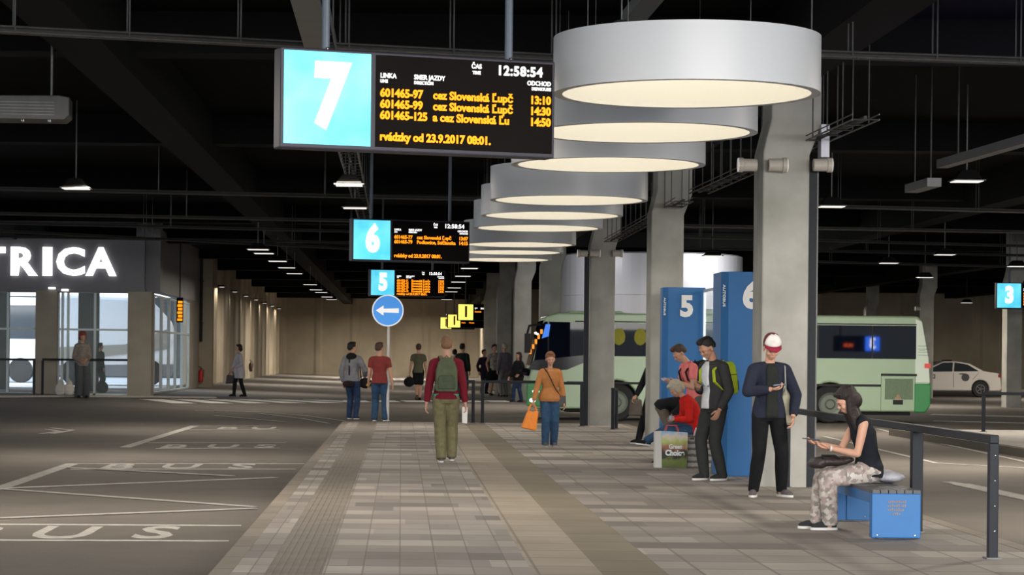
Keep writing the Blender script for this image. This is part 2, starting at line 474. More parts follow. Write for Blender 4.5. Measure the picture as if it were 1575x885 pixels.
for i, (v0, v1, w0) in enumerate([(329, 345, 'below the second tray'), (343, 362, 'third from the bottom'), (364, 378, 'second from the bottom')]):
    tray_between(-60, v0, 720, v1, ZT-.02*i, 'thin left cable tray ' + w0, hang=4.5)
tray_between(-60, 354, 700, 392, ZT-.1, 'lowest thin cable tray on the left over the shop', hang=5)
for v0, v1, w0 in [(351, 360, 'just under the highest one'), (368, 382, 'level with the tilted girder'), (385, 396, 'above the bright one')]:
    tray_between(1050, v0-2, 1650, v1, ZT-.03, 'thin right cable tray ' + w0, hang=5)
tray_between(1255, 404, 1650, 414, ZT-.12, 'bright lowest cable tray above the bus', hang=6)
# tray with many rods behind the ring lamps, running away along the columns
ctray(pz(1332, 184, 4.25), pz(1075, 298, 4.2), 'ladder tray with close hanger rods beside the columns', w=.3, h=.06, hang=.8)
ctray(pz(1052, 310, 4.2), pz(940, 372, 4.1), 'ladder tray with hanger rods between the second and third columns', w=.3, h=.06, hang=.9)
# tray over the left lane under board 7
ctray(pz(470, -25, 4.6), pz(563, 345, 4.6), 'dark wide ladder tray running away over the left platform edge', w=.28, h=.07, hang=2.5)
# wide pale ducts
def duct(u0, v0, u1, v1, z, wd, label, m=None):
    a, b = pz(u0, v0, z), pz(u1, v1, z); root = empty('ceiling_duct', a, 0, label, 'duct')
    d = b-a; t = d.normalized(); n = V((-t.y, t.x, 0)); bm = nb()
    vs = []
    for q in (V((0, 0, 0)), d):
        vs.append([bm.verts.new(q+n*s*wd/2+V((0, 0, h))) for s, h in ((-1, 0), (1, 0), (1, .12), (-1, .12))])
    for k in range(4): bm.faces.new((vs[0][k], vs[0][(k+1) % 4], vs[1][(k+1) % 4], vs[1][k]))
    bm.faces.new(vs[0]); bm.faces.new(vs[1][::-1])
    obj('channel', bm, m or mat('grey_duct', (.16, .16, .16), .5, noise=.1, nscale=3), root)
    for f in (.15, .85): obj('hanger_rod', tube(nb(), [d*f+V((0, 0, .1)), d*f+V((0, 0, ZC-z))], .01, 5), M_galv, root)
    return root
duct(462, -20, 488, 82, 4.45, .22, 'grey flat duct above the platform 7 board')
duct(1010, -8, 972, 38, 4.95, .22, 'grey flat duct above the first ring lamp')
duct(1640, 205, 1449, 259, 4.3, .16, 'slim duct with blue glint high on the right')
duct(1437, 287, 1402, 297, 4.0, .2, 'short pale duct right of the first column')
area_light('blue_uplight', pz(1560, 250, 3.9), .5, 7, (.35, .3, 1), (R(180), 0, 0), 1.5)  # blue area light aimed up at the slim duct, no fitting modelled

# hanging industrial lamps
LK = mat('lamp_glow', (1, 1, 1), .4, emit=(1, .95, .85), es=7, noise=.01)
LKd = mat('dim_lamp_glow', (.6, .6, .6), .4, emit=(1, .95, .88), es=.9, noise=.01)
LZ = 4.25
def make_lamp():
    r = empty('hanging_lamp', (0, 0, 0), 0)
    bm = nb(); bx(bm, -.24, .24, -.2, .2, 0, .015)
    obj('reflector_rim', bm, M_galv, r)
    bm = nb(); prism(bm, [(-.2, .03), (.2, .03), (.1, .16), (-.1, .16)], -.15, .15); obj('housing', bm, M_beam, r)
    bm = nb(); bx(bm, -.21, .21, -.17, .17, -.012, 0); obj('diffuser', bm, LKd, r)
    bm = nb(); tube(bm, [(0, 0, .16), (0, 0, ZC-LZ)], .012, 6); obj('suspension_rod', bm, M_galv, r)
    return r
lamp0 = make_lamp(); used = False
def put_lamp(u, v, z, label, sc=1.0):
    global used
    l = lamp0 if not used else copy_tree(lamp0); used = True
    l.location = pz(u, v, z); l.scale = (sc, sc, 1)
    tag(l, label, 'lamp', 'hanging ceiling lamps')
    return l
put_lamp(537, 285, LZ, 'hanging lamp just below the platform 7 board')
put_lamp(546, 320, LZ, 'hanging lamp above the platform 6 board')
put_lamp(117, 290, LZ, 'single bright edged hanging lamp high on the left')
put_lamp(397, 384, LZ, 'first lamp of the row receding over the tan wall', 1.25)
for i, (u, v) in enumerate([(406, 390), (427, 402), (441, 412), (453, 421), (477, 438), (486, 446), (494, 450), (503, 457), (510, 461)]):
    put_lamp(u, v, LZ, 'small lamp in the receding row of lamps over the tan wall', 1.2)
for i, (u, v) in enumerate([(722, 413), (712, 425), (705, 434), (699, 443), (694, 449), (687, 461)]):
    put_lamp(u, v, LZ, 'small lamp in the receding row right of the platform 5 board', 1.2)
put_lamp(1487, 279, LZ, 'hanging lamp below the slim duck-blue lit duct on the right'.replace('duck-', ''))
put_lamp(1279, 318, LZ, 'hanging lamp right beside the first column')
for u, v, t in [(1453, 392, 'left of the platform 3 board'), (1367, 405, 'above the rear half of the bus'), (1564, 410, 'directly above the platform 3 board'), (1423, 427, 'lowest above the tail of the bus'), (1487, 466, 'in front of the dark right wall'), (1096, 394, 'above the round drum')]:
    put_lamp(u, v, LZ, 'hanging lamp ' + t, 1.1)
# the light those lamps give (one soft lamp per fixture group, hung near them, plus added washes)
area_light('drum_wash', (5.6, 74.8, 4.9), 1.2, 16, (1, .97, .98), (R(48), 0, 0))  # added wash that brightens the left of the drum, no fitting there
area_light('drum_wash', (10.6, 74.6, 4.9), 1.2, 50, (1, .97, .95), (R(48), 0, 0))
for X, Y, p in [(-5, 24, 110), (-5, 38, 110), (-5, 52, 95), (-4.5, 66, 70), (-4.5, 84, 90), (-4.5, 104, 170), (-4, 124, 260), (-3, 145, 340), (3, 70, 90), (1.5, 96, 110), (1, 120, 200), (1, 143, 340),
                (-.9, 12, 60), (-.9, 25, 60), (-.9, 37, 60), (-.9, 50, 50), (-2, 152, 160), (3.5, 152, 160),  # last pair: wash added to brighten the back wall, no fittings there
                (9, 24, 200), (9, 38, 220), (9.5, 54, 230), (16, 50, 200), (16, 76, 200), (26, 90, 250), (20, 118, 160), (33, 118, 160), (8, 70, 120)]:
    area_light('lamp_or_wash_light', (X, Y, 4.3), .6, p*1.0, (1, .90, .76))
# lamps washing the left wall from its top (small fittings along the wall)
for Y in range(94, 156, 8):
    r = empty('wall_lamp', (-7.82, Y, 4.45), 0, 'small fitting at the top of the tan concrete wall', 'lamp', 'wall washing fittings')
    bm = nb(); bx(bm, -.2, .1, -.12, .12, 0, .08); obj('body', bm, M_dgrey, r)
    bm = nb(); bx(bm, -.12, .08, -.1, .1, -.015, 0); obj('diffuser', bm, LKd, r)
    area_light('glow', (.05, 0, -.03), .25, 8, (1, .88, .7), parent=r)

# air heater at the upper left
r = empty('unit_heater', pz(52, 187, 4.2), R(4), 'long grey air heater hanging at the upper left edge', 'heater')
bm = nb(); prism(bm, [(-1.0, .0), (.36, .0), (.42, .05), (.42, .26), (.3, .28), (-1.0, .26)], -.25, .25); obj('casing', bm, mat('heater_grey', (.035, .035, .033), .5, noise=.2, nscale=6), r, bevel=.01)
bm = nb()
for k in range(5): bx(bm, -.95, .25, -.262, -.25, .05+k*.035, .06+k*.035)
obj('grille', bm, M_galv, r)
bm = nb()
for x in (-.8, -.45, -.1, .2): ell(bm, (x, -.24, -.01), (.025, .025, .025), sub=1)
obj('bolt', bm, M_chrome, r)
bm = nb(); tube(bm, [(.2, 0, .27), (.2, 0, ZC-4.24)], .015, 6); tube(bm, [(-.8, 0, .27), (-.8, 0, ZC-4.24)], .015, 6); obj('suspension_rod', bm, M_galv, r)

# ------------------------------------------------------------------ ring lamps
M_ring = mat('satin_grey_ring', (.50, .51, .53), .42, noise=.02, nscale=1, spec=.5)
M_ringin = mat('white_ring_lining', (.50, .475, .40), .6, noise=.01)
M_ringdif = mat('ring_diffuser_glow', (1, 1, 1), .5, emit=(1, .94, .85), es=3.5, noise=.01)
RD, RH, RZ = 1.11, .47, 3.77
def make_ring():
    r = empty('ring_lamp', (0, 0, 0), 0)
    bm = nb()
    lathe(bm, [(RD, 0), (RD, RH), (RD-.02, RH), (RD-.02, .01), (RD-.075, .01), (RD-.075, 0)], seg=96, closed=True)
    obj('shade', bm, M_ring, r, smooth=False, bevel=0)
    bm = nb(); lathe(bm, [(RD-.078, .002), (RD-.078, RH-.1), (RD-.03, RH-.1), (RD-.03, .012)], seg=96, closed=True)
    obj('lining', bm, M_ringin, r)
    bm = nb(); lathe(bm, [(RD-.09, RH-.12), (RD-.09, RH-.10)], seg=64)
    obj('diffuser', bm, M_ringdif, r)
    bm = nb(); lathe(bm, [(RD-.03, RH-.09), (RD-.03, RH-.07)], seg=64)
    obj('top_plate', bm, M_dgrey, r)
    for k in range(3):
        a = pi/2 + 2*pi*k/3 + .4; x, y = (RD-.08)*cos(a), (RD-.08)*sin(a)
        bm = nb(); tube(bm, [(x, y, RH-.08), (x, y, ZC-RZ-.02)], .006, 5); obj('suspension_wire', bm, M_galv, r)
        bm = nb(); ell(bm, (x, y, RH+.0), (.07, .05, .035)); obj('clamp', bm, M_dgrey, r)
    for n in [o for o in bpy.data.objects if o.parent == r and o.name.startswith(('shade', 'lining'))]:
        for p in n.data.polygons: p.use_smooth = True
        md = n.modifiers.new('es', 'EDGE_SPLIT'); md.split_angle = R(40)
    return r
ring0 = make_ring()
for i, q in enumerate([2.47, 2.90, 3.39, 4.17, 4.63, 5.09, 5.85, 6.29, 6.78]):
    o = ring0 if i == 0 else copy_tree(ring0)
    Y = F*2.2*q*1e-3
    o.location = (2.36 - .0012*(Y-19), Y, RZ)
    words = ['nearest and largest of the row', 'second from the viewer', 'third, just below the board 7 corner', 'fourth, seen whole left of the second column', 'fifth, right behind the fourth', 'sixth, touching the third column head', 'seventh, first of the last thin three', 'eighth, second of the last thin three', 'farthest and lowest of the row']
    tag(o, 'grey ring lamp with glowing inside, ' + words[i], 'lamp', 'ring lamps over the platform')

# floodlight pairs, conduit and box on the columns
def spots(u, v, Y, xs, label, ax=1):
    for uu, dirx, lab in xs:
        p = pd(uu, v, Y)
        r = empty('column_spotlight', p, 0, lab, 'spotlight')
        bm = nb(); lathe(bm, [(.075, -.11*dirx), (.078, .05*dirx), (.09, .06*dirx), (.09, .11*dirx)], seg=24, axis='x'); obj('housing', bm, mat('spotlight_beige', (.42, .38, .33), .5, noise=.05), r, smooth=False)
        bm = nb(); lathe(bm, [(.085, .112*dirx), (.085, .12*dirx)], seg=24, axis='x'); obj('lens', bm, mat('frosted_lens', (.75, .75, .72), .3, emit=(1, .95, .9), es=.25), r)
        bm = nb(); bx(bm, -.04, .04, .02, .3, -.03, .03); obj('bracket', bm, M_galv, r)
p1 = 28.55
spots(0, 254, 28.45, [(1196, 1, 'beige tube spotlight on the front of the first column head'), (1150, -1, 'beige tube spotlight left of the first column head'), (1265, 1, 'pale tube spotlight right of the first column head')], '')
spots(0, 390, 53.0, [(896, -1, 'small brown spotlight left of the third column head'), (915, 1, 'small spotlight on the front of the third column head'), (950, 1, 'small spotlight right of the third column head')], '')
spots(0, 255+220, 91.8, [(1412, -1, 'tiny pale spotlight on the far column behind the bus tail')], '')
def pipe(xr, yf, z0, z1, label, zb=0):
    r = empty('cable_conduit', (xr, yf+.1, zb), 0, label, 'conduit')
    bm = nb(); bx(bm, 0, .1, -.06, .06, z0-zb, z1-zb); obj('cover', bm, M_dgrey, r)
    bm = nb(); bx(bm, .1, .115, -.06, .06, z0-zb, z1-zb); obj('edge_strip', bm, M_galv, r)
pipe(4.972, 28.6, .0, 4.0, 'dark vertical conduit on the right side of the first column')
pipe(4.43-.29, 53.2-.2, 0, 3.9, 'thick black conduit on the left of the third column')
bm = box(-.03, .07, -.12, .12, -.2, .2); bm2 = obj('junction_box', bm, mat('pale_plastic', (.6, .6, .68), .5, noise=.02), loc=(5.12, 28.62, 4.23)); tag(bm2, 'pale box on the right flank of the first column head', 'box')
# ------------------------------------------------------------------ departure boards
def cyan(nt, tc):   # printed backlit panel, tubes slightly uneven
    n = N(nt, 'TexNoise'); n.inputs['Scale'].default_value = 2.2; nt.links.new(tc.outputs['Object'], n.inputs['Vector'])
    return ramp(nt, n.outputs['Fac'], [(.35, (.08, .62, .9)), (.65, (.18, .83, 1.0))])
def glow_mat(name, fn, es):
    m = nodes_mat(name, fn, .4); nt = m.node_tree; b = nt.nodes['Principled BSDF']
    src = b.inputs['Base Color'].links[0].from_socket
    nt.links.new(src, b.inputs['Emission Color']); b.inputs['Emission Strength'].default_value = es*.45
    return m
M_cyan = glow_mat('backlit_cyan', cyan, .85)
M_yel = mat('backlit_yellow', (.85, .8, .2), .4, emit=(1, .86, .16), es=1.15, noise=.03)
M_num = mat('backlit_white', (1, 1, 1), .4, emit=(1, 1, 1), es=1.3, noise=.005)
M_led = mat('amber_led', (.9, .25, .01), .6, emit=(1, .27, .008), es=1.5, spec=.1, noise=.01)
M_scr = mat('dark_screen', (.006, .0045, .004), .6, noise=.2, nscale=2, spec=.05)
M_frame = mat('board_frame', (.026, .024, .036), .5, noise=.06)
BW, BH = 2.29, .775
def board(uc, vb, Y, num, rows, label, rz=R(20), panel=None, W=BW, H=BH, shear=0, name='departure_board', simple=False, pole=(.17, .84), head=True, drop=None):
    c = pd(uc, vb, Y)
    r = empty(name, c, rz, label, 'sign', 'departure boards over the platform' if panel is None else 'yellow departure boards')
    bm = nb(); bx(bm, -W/2, W/2, -.09, .09, 0, H)
    obj('housing', bm, M_frame, r, bevel=.012)
    pw = H-.05
    bm = nb(); bx(bm, -W/2+.025, -W/2+.025+pw-.02, -.098, -.09, .035, H-.025); obj('number_panel', bm, panel or M_cyan, r)
    bm = nb(); bx(bm, -W/2+.045+pw, W/2-.025, -.096, -.09, .035, H-.025); obj('screen', bm, M_scr, r)
    text(num, H*.84, M_num if panel is None else mat('dark_yellow_number', (.5, .3, .05), .5), r, (-W/2+.025+pw/2, -.104, H/2+.005), name='number', bold=.034, shear=shear, sx=.80)
    x0 = -W/2+.045+pw+.035; x1 = W/2-.05
    if head:
        text('12:58:54', .105, M_num, r, (x1-.26, -.1, H-.098), name='clock', bold=.0035, sx=.97, space=1.12)
        text('ČAS', .052, M_num, r, (x1-.63, -.1, H-.075), name='heading', bold=.001, sx=.9)
        text('TIME', .036, M_num, r, (x1-.63, -.1, H-.125), name='heading', bold=.001, sx=.9)
        text('LINKA', .052, M_num, r, (x0, -.1, H-.185), name='heading', align='LEFT', bold=.001, sx=.9)
        text('LINE', .034, M_num, r, (x0, -.1, H-.228), name='heading', align='LEFT', bold=.001, sx=.9)
        text('SMER JAZDY', .052, M_num, r, (x0+.28, -.1, H-.185), name='heading', align='LEFT', bold=.001, sx=.9)
        text('DIRECTION', .034, M_num, r, (x0+.28, -.1, H-.228), name='heading', align='LEFT', bold=.001, sx=.9)
        text('ODCHOD', .05, M_num, r, (x1+.01, -.1, H-.185), name='heading', align='RIGHT', bold=.001, sx=.9)
        text('DEPARTURE', .034, M_num, r, (x1+.01, -.1, H-.228), name='heading', align='RIGHT', bold=.001, sx=.9)
    for i, row in enumerate(rows):
        z, a, b_, c_ = row
        if a: text(a, .088, M_led, r, (x0, -.1, z), name='line_number', align='LEFT', bold=.0036, sx=.93)
        if b_: text(b_, .088, M_led, r, (x0+.44, -.1, z), name='destination', align='LEFT', bold=.003, sx=.97)
        if c_: text(c_, .088, M_led, r, (x1+.01, -.1, z), name='departure_time', align='RIGHT', bold=.0036, sx=.93)
    for f in pole:
        bm = nb(); tube(bm, [(-W/2+W*f, 0, H), (-W/2+W*f, 0, ZC-c.z)], .032, 10); obj('hanging_pole', bm, mat('grey_blue_pole', (.10, .12, .15), .4, noise=.05), r)
        bm = nb(); ell(bm, (-W/2+W*f, -.05, H+.006), (.018, .018, .014)); obj('bolt', bm, M_chrome, r)
    return r
b7 = board(640, 237, 18.4, '7', [(.455, '601465-97', 'cez Slovenská Ľupč', '13:10'), (.368, '601465-99', 'cez Slovenská Ľupč', '14:30'), (.281, '601465-125', 'a cez Slovenská Ľu', '14:50'), (.115, 'rvádzky od 23.9.2017 08:01.', None, None)],
           'nearest departure board with white number 7 on a cyan panel', shear=.04)
b6 = board(630, 404, 42.9, '6', [(.455, '601465-77', 'cez Slovenská Ľupč', '13:07'), (.368, '601465-79', 'Podkonice, Selčianska', '14:15'), (.115, 'rvádzky od 23.9.2017 08:01.', None, None)],
           'middle departure board with white number 6 on a cyan panel')
b5 = board(625.5, 457, 67.2, '5', [(.46-.075*i, '601422-%d' % (11+2*i), 'Slovenská Ľupča', '13:%02d' % (5+9*i)) for i in range(5)] + [(.08, 'rvádzky od 23.9.2017 08:01.', None, None)],
           'far departure board with white number 5 above the round arrow sign')
board(1590, 476, 69, '3', [(.46-.08*i, '601420-%d' % i, 'Zvolen', '13:%02d' % (10+7*i)) for i in range(5)], 'departure board with white number 3 cut off at the right edge', rz=R(2), pole=(.18, .84))
board(740, 494, 108, '1', [(.42, 'Donovaly', 'Ružomberok', '')], 'largest yellow board, right of and above the other two', rz=R(14), panel=M_yel)
board(718, 505, 132, '1', [(.5, 'Brezno', 'Polomka', ''), (.3, 'Brezno', 'Polomka', '')], 'middle yellow board, behind the largest yellow one', rz=R(14), panel=M_yel, head=False)
board(703, 507, 150, '1', [(.5, 'Detva', 'Hriňová', '')], 'lowest and farthest yellow board at the back', rz=R(14), panel=M_yel, head=False)
# a board on the lane behind the viewer, facing the bus (its glow shows in the bus window)
r = empty('departure_board', (22.4, 6.0, 1.95), pi, 'board with a 3 that faces away, seen mirrored in the bus window', 'sign')
bm = nb(); bx(bm, -1.15, 1.15, -.09, .09, 0, BH); obj('housing', bm, M_frame, r)
bm = nb(); bx(bm, -1.12, -.41, -.1, -.09, .035, BH-.03); obj('number_panel', bm, glow_mat('backlit_deep_blue', lambda nt, tc: ramp(nt, mth(nt, 'ADD', .5, 0), [(0, (.03, .16, .95)), (1, (.03, .16, .95))]), 90), r)
text('3', .7, mat('bright_backlit_white', (1, 1, 1), .4, emit=(1, 1, 1), es=100), r, (-.765, -.105, BH/2), name='number', bold=.02)
text('18:30', .22, mat('bright_red_led', (1, .1, .01), .4, emit=(1, .12, .02), es=60), r, (.4, -.1, .3), name='lettering', bold=.01)
bm = nb(); tube(bm, [(-.8, 0, BH), (-.8, 0, ZC-1.95)], .03, 8); tube(bm, [(.8, 0, BH), (.8, 0, ZC-1.95)], .03, 8); obj('hanging_pole', bm, M_dgrey, r)

# round blue arrow sign on its post
c = pd(596.5, 478, 55.2)
r = empty('arrow_sign', (c.x, c.y, 0), 0, 'round blue traffic sign with a white arrow pointing left on a pale post', 'traffic sign')
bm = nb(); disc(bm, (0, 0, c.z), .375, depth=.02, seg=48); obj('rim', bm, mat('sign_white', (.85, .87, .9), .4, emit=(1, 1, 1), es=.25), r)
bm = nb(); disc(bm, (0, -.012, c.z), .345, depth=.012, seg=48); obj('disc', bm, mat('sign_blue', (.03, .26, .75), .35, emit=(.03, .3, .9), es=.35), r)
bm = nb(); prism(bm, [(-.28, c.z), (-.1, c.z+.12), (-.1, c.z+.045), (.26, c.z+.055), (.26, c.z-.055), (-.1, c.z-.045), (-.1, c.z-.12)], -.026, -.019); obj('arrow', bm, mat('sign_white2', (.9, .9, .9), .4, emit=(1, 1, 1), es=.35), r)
bm = nb(); tube(bm, [(0.02, .04, 0), (.02, .04, c.z+.3)], .035, 12); obj('post', bm, mat('pale_post', (.55, .54, .52), .45, noise=.05), r)

# ------------------------------------------------------------------ blue number towers, glass screen, benches, rails
def tower(u0, v0, Y, w, h, num, label, cut=False, depth=.42):
    c = pd(u0, v0, Y); x0 = c.x
    r = empty('number_tower', (x0, Y, 0), R(0), label, 'sign tower')
    bm = nb(); prism(bm, [(0, .0), (w, 0), (w, depth), (-.085, depth), (-.085, .12)], 0.0, h, 'z'); obj('cabinet', bm, M_blue, r, bevel=.006)
    text(num, .47, M_white, r, (w*.5, -.008, h-.33), name='number', bold=.022, sx=.95)
    tx = text('AUTOBUS', .065, M_white, r, (-.055, .055, h-.32), rz=R(-55), name='lettering', bold=.002)
    tx.rotation_euler = (0, R(90), 0); tx.rotation_mode = 'XYZ'
    tx.matrix_local = Matrix.Translation((-.0525, .05, h-.32)) @ Matrix.Rotation(math.atan2(-.12, .085), 4, 'Z') @ Matrix.Rotation(R(90), 4, 'Y')
    bm = nb(); bx(bm, .01, w-.01, .03, depth-.03, -.001, .02); obj('plinth', bm, M_dgrey, r)
    return r
tower(1028, 442, 39.0, .62, 2.74, '5', 'blue tower with a white 5 behind the waiting group')
tower(1121, 415, 31.1, .6, 2.72, '6', 'blue tower with a 6 half hidden by the first column', depth=.9)
r = empty('glass_screen', (5.02, 32.4, 0), 0, 'tall glass windscreen between the two blue towers', 'glass screen')
bm = nb(); bx(bm, -.006, .006, 0, 6.4, .12, 2.66); obj('pane', bm, M_glass, r)
for k, yy in enumerate((0, 3.2, 6.38)):
    bm = nb(); bx(bm, -.02, .02, yy-.02, yy+.02, 0, 2.68); obj('post', bm, mat('pale_aluminium', (.6, .68, .7), .35, metal=.4, noise=.03), r)
bm = nb(); bx(bm, -.02, .02, 0, 6.38, 2.66, 2.70); obj('top_rail', bm, MATS['pale_aluminium'], r)
text('6', .5, M_white, r, (-.012, 3.9, 2.25), rz=R(-90), name='number', bold=.02, depth=.004)

M_seat = mat('dark_bench_slats', (.06, .062, .07), .5, noise=.15, nscale=20)
M_perf = mat('punched_brown_lettering', (.22, .16, .13), .6, noise=.1)
def make_bench(x, y, L, label):
    r = empty('bench', (x, y, 0), 0, label, 'bench', 'blue platform benches')
    w = .43
    for yy, nm in ((0, 'front_leg'), (L-.1, 'rear_leg')):
        bm = nb(); bx(bm, 0, w, yy, yy+.10, .01, .40); obj(nm, bm, M_blue, r, bevel=.008)
    bm = nb(); prism(bm, [(0.02, .3), (.06, .3), (.1, .0), (.14, .3), (.34, .3), (.4, .3), (.4, .42), (.02, .42)] if False else [(0.005, .1), (.03, .1), (.03, L-.1), (.005, L-.1)], .31, .40, 'z'); obj('apron', bm, M_blue, r)
    bm = nb()
    for k in range(6): bx(bm, .005+k*.071, .068+k*.071, -.01, L+.01, .40, .43)
    obj('seat', bm, M_seat, r)
    bm = nb(); bx(bm, .06, .12, L-.12, L-.10, .02, .40); bx(bm, .2, .23, L-.12, L-.10, .02, .40); obj('stiffener', bm, M_blue, r)
    bm = nb()
    for xx in (.05, w-.05):
        for yy in (-.006, L-.106): ell(bm, (xx, yy, .035 if yy < 0 else .05), (.011, .008, .011), sub=1)
    obj('bolt', bm, M_chrome, r)
    for k, t in enumerate(('PODNIK', 'MESTO', 'BUSTER', 'BUS')):
        bm = nb()
        n = [9, 9, 8, 4][k]
        for q in range(n): bx(bm, w*.5-.075+q*.018+(.0 if k < 3 else .04), w*.5-.075+q*.018+.013+(.0 if k < 3 else .04), -.004, 0, .318-k*.035, .332-k*.035+.004*((q*7) % 3))
        obj('punched_marks', bm, M_perf, r)
    return r
make_bench(4.125, 20.45, 2.3, 'near blue bench with dark slatted seat where the long haired woman sits')
make_bench(4.125, 33.4, 2.6, 'far blue bench behind the shopping bags, under the red jacket')

def rail(label, p0, p1, post_w0=.1, post_w1=.075, h=.98, name='handrail', n_bolts=True, extra=None):
    """rail from the far end p0 to the near end p1 with posts"""
    p0, p1 = V(p0), V(p1); r = empty(name, p1, 0, label, 'railing'); d = p0-p1; t = d.normalized()
    ang = math.atan2(d.y, d.x)
    M = Matrix.Rotation(ang, 4, 'Z'); L = d.length
    bm = nb(); bx(bm, -.037, L, -.037, .037, h-.065, h, M=M); obj('top_rail', bm, M_rail, r, bevel=.006)
    for f, ww in ((0, post_w1),) + tuple(extra or ()):
        bm = nb(); bx(bm, f*L-ww/2 if f else -.037, f*L+ww/2 if f else .037, -ww/2, ww/2, 0, h-.065, M=M); obj('post', bm, M_rail, r, bevel=.005)
        bm = nb(); bx(bm, f*L-.07, f*L+.07, -.06, .06, -.0, .012, M=M); obj('base_plate', bm, M_galv, r)
    if n_bolts:
        bm = nb()
        for z in (.22, .42, .62, .82): ell(bm, (.008, -.04, z), (.009, .008, .009), sub=1)
        obj('bolt', bm, M_chrome, r)
    return r
rail('dark grey handrail with bolted front post beside the near blue bench', (4.7, 28.4, 0), (4.7, 18.55, 0), extra=((2.75/9.85, .1), (1.0, .06)))
rail('low dark rail between the orange jacket woman and the third column', (X_at(862, 583, 52.6), 52.6, 0), (X_at(878, 583, 52.6)+.25, 52.6, 0), h=1.0, post_w1=.07, n_bolts=False)
rail('dark rail end left of the second column', (X_at(962, 600, 49), 51, 0), (X_at(943, 600, 50.5), 50.5, 0), h=.9, post_w1=.07, n_bolts=False, extra=((1.0, .06),))
rail('left of two dark rails at the platform end, behind the backpack man', (X_at(700, 583, 55), 54.3, 0), (X_at(728, 583, 54.3), 54.3, 0), h=1.0, post_w1=.07, n_bolts=False)
rail('right of two dark rails at the platform end', (X_at(832, 583, 55), 54.3, 0), (X_at(742.5, 583, 54.3), 54.3, 0), h=1.0, post_w1=.07, n_bolts=False)
zz = gz(-8, 66)
for a, b, lab in [(65, 198, 'grey rail in front of the shop between its two front pillars'), (-30, 52, 'grey rail at the left edge in front of the shop')]:
    pa, pb = pg(a, 610), pg(b, 610)
    rr = rail(lab, (pa.x, pa.y, pa.z), (pb.x, pb.y, pa.z), h=1.12, post_w1=.06, n_bolts=False, extra=((1.0, .06),))
rail('thin far rail on the second platform beyond the near handrail', (X_at(1600, 613, 51.5), 51.5, 0), (X_at(1513, 613, 51.5), 51.5, 0), h=.88, post_w1=.06, n_bolts=False)

# ------------------------------------------------------------------ shop at the left
YS = 71.0; zs = gz(-9, YS)
M_fascia = mat('grey_fascia', (.17, .165, .18), .5, noise=.05, nscale=1)
M_pil = mat('tan_pillar', (.30, .265, .215), .85, noise=.12, nscale=2)
xc = X_at(222, 446, YS)     # corner of the fascia
xL = -17.5
zb_, zt_ = pd(120, 443, YS).z, pd(200, 371, YS).z
bm = nb(); bx(bm, xL, xc, YS, YS+.35, zb_, zt_+.05); bx(bm, xc-.3, xc+.02, YS+.35, 90.7, zb_, zt_+.6); bx(bm, xL, xc+.03, YS-.05, YS+.4, zb_-.14, zb_)
struct('wall_shop_fascia', bm, M_fascia)
bm = nb(); bx(bm, xc-.02, xc+.45, YS+.3, YS+.9, zb_-.1, ZC); struct('wall_shop_corner', bm, M_fascia)
p0s = pd(75, 402, YS)
so = empty('shop_sign', (p0s.x, YS-.04, p0s.z), 0, 'large white lit letters TRICA on the grey shop front', 'shop sign')
for ch, ua, ub in (('T', -34, 9), ('R', 17, 59), ('I', 66, 81), ('C', 87, 131), ('A', 132, 180)):
    t = text(ch, 1.0, mat('lit_shop_letter', (1, 1, 1), .4, emit=(.97, .98, 1), es=1.5), so, (0, 0, 0), name='letter', bold=.04 if ch != 'I' else .02, depth=.06)
    X0, X1 = X_at(ua, 403, YS), X_at(ub, 403, YS); vx = [v.co.x for v in t.data.vertices]; vz = [v.co.z for v in t.data.vertices]
    hh = 44.5*YS/F; kx = (X1-X0)/(max(vx)-min(vx)); kz = hh/(max(vz)-min(vz))
    for v in t.data.vertices: v.co = V(((v.co.x-min(vx))*kx, v.co.y, (v.co.z-(max(vz)+min(vz))/2)*kz))
    zc = pd((ua+ub)/2, 402.5+(ua-75)*.004, YS).z
    t.location = (X0-p0s.x, -.03, zc-p0s.z)
# pillars, glazing
kp = 0
for u0, u1, dd in ((55, 88, .5), (197, 233, .7)):
    kp += 1; x0, x1 = X_at(u0, 520, YS), X_at(u1, 520, YS)
    struct(f'column_shop_{kp}', box(x0, x1, YS-.1, YS+dd, zs-.3, zb_-.1), M_pil)
struct('wall_shop_side', box(xc-.12, xc+.0, 86.4, 90.9, -.2, zt_+.5), M_pil)
struct('wall_shop_back_side', box(-8.3, -7.3, 90.4, 91.05, -.2, ZC), M_wall)
M_mull = mat('pale_mullion', (.45, .5, .5), .4, metal=.3, noise=.03)
M_sglass = mat('shop_glass', (.8, .92, .93), .02, alpha=.07, spec=.5)
wi = 0
def window(x0, x1, y0, y1, z0, z1, mull, zbars=()):
    """glazed bay: mullions and one pane"""
    global wi; wi += 1
    r = empty(f'window_{wi}', (x0, y0, z0)); r['kind'] = 'structure'
    d = V((x1-x0, y1-y0, 0)); L = d.length; M = Matrix.Rotation(math.atan2(d.y, d.x), 4, 'Z'); h = z1-z0
    bm = nb(); bx(bm, .02, L-.02, -.01, .01, .02, h-.02, M=M); obj('pane', bm, M_sglass, r)
    bm = nb()
    for f in mull: bx(bm, f*L-.035, f*L+.035, -.05, .05, 0, h, M=M)
    for z in zbars: bx(bm, 0, L, -.04, .04, z-.03, z+.03, M=M)
    bx(bm, 0, L, -.05, .05, 0, .06, M=M); bx(bm, 0, L, -.05, .05, h-.05, h, M=M)
    obj('window_frame', bm, M_mull, r)
    return r
window(xL, X_at(56, 520, YS), YS+.2, YS+.2, zs, zb_-.1, (0, .5, .77, .86, 1), (2.0,))
window(X_at(88, 520, YS), X_at(197, 520, YS), YS+.2, YS+.2, zs, zb_-.1, (0, .06, .14, .52, 1), (2.0,))
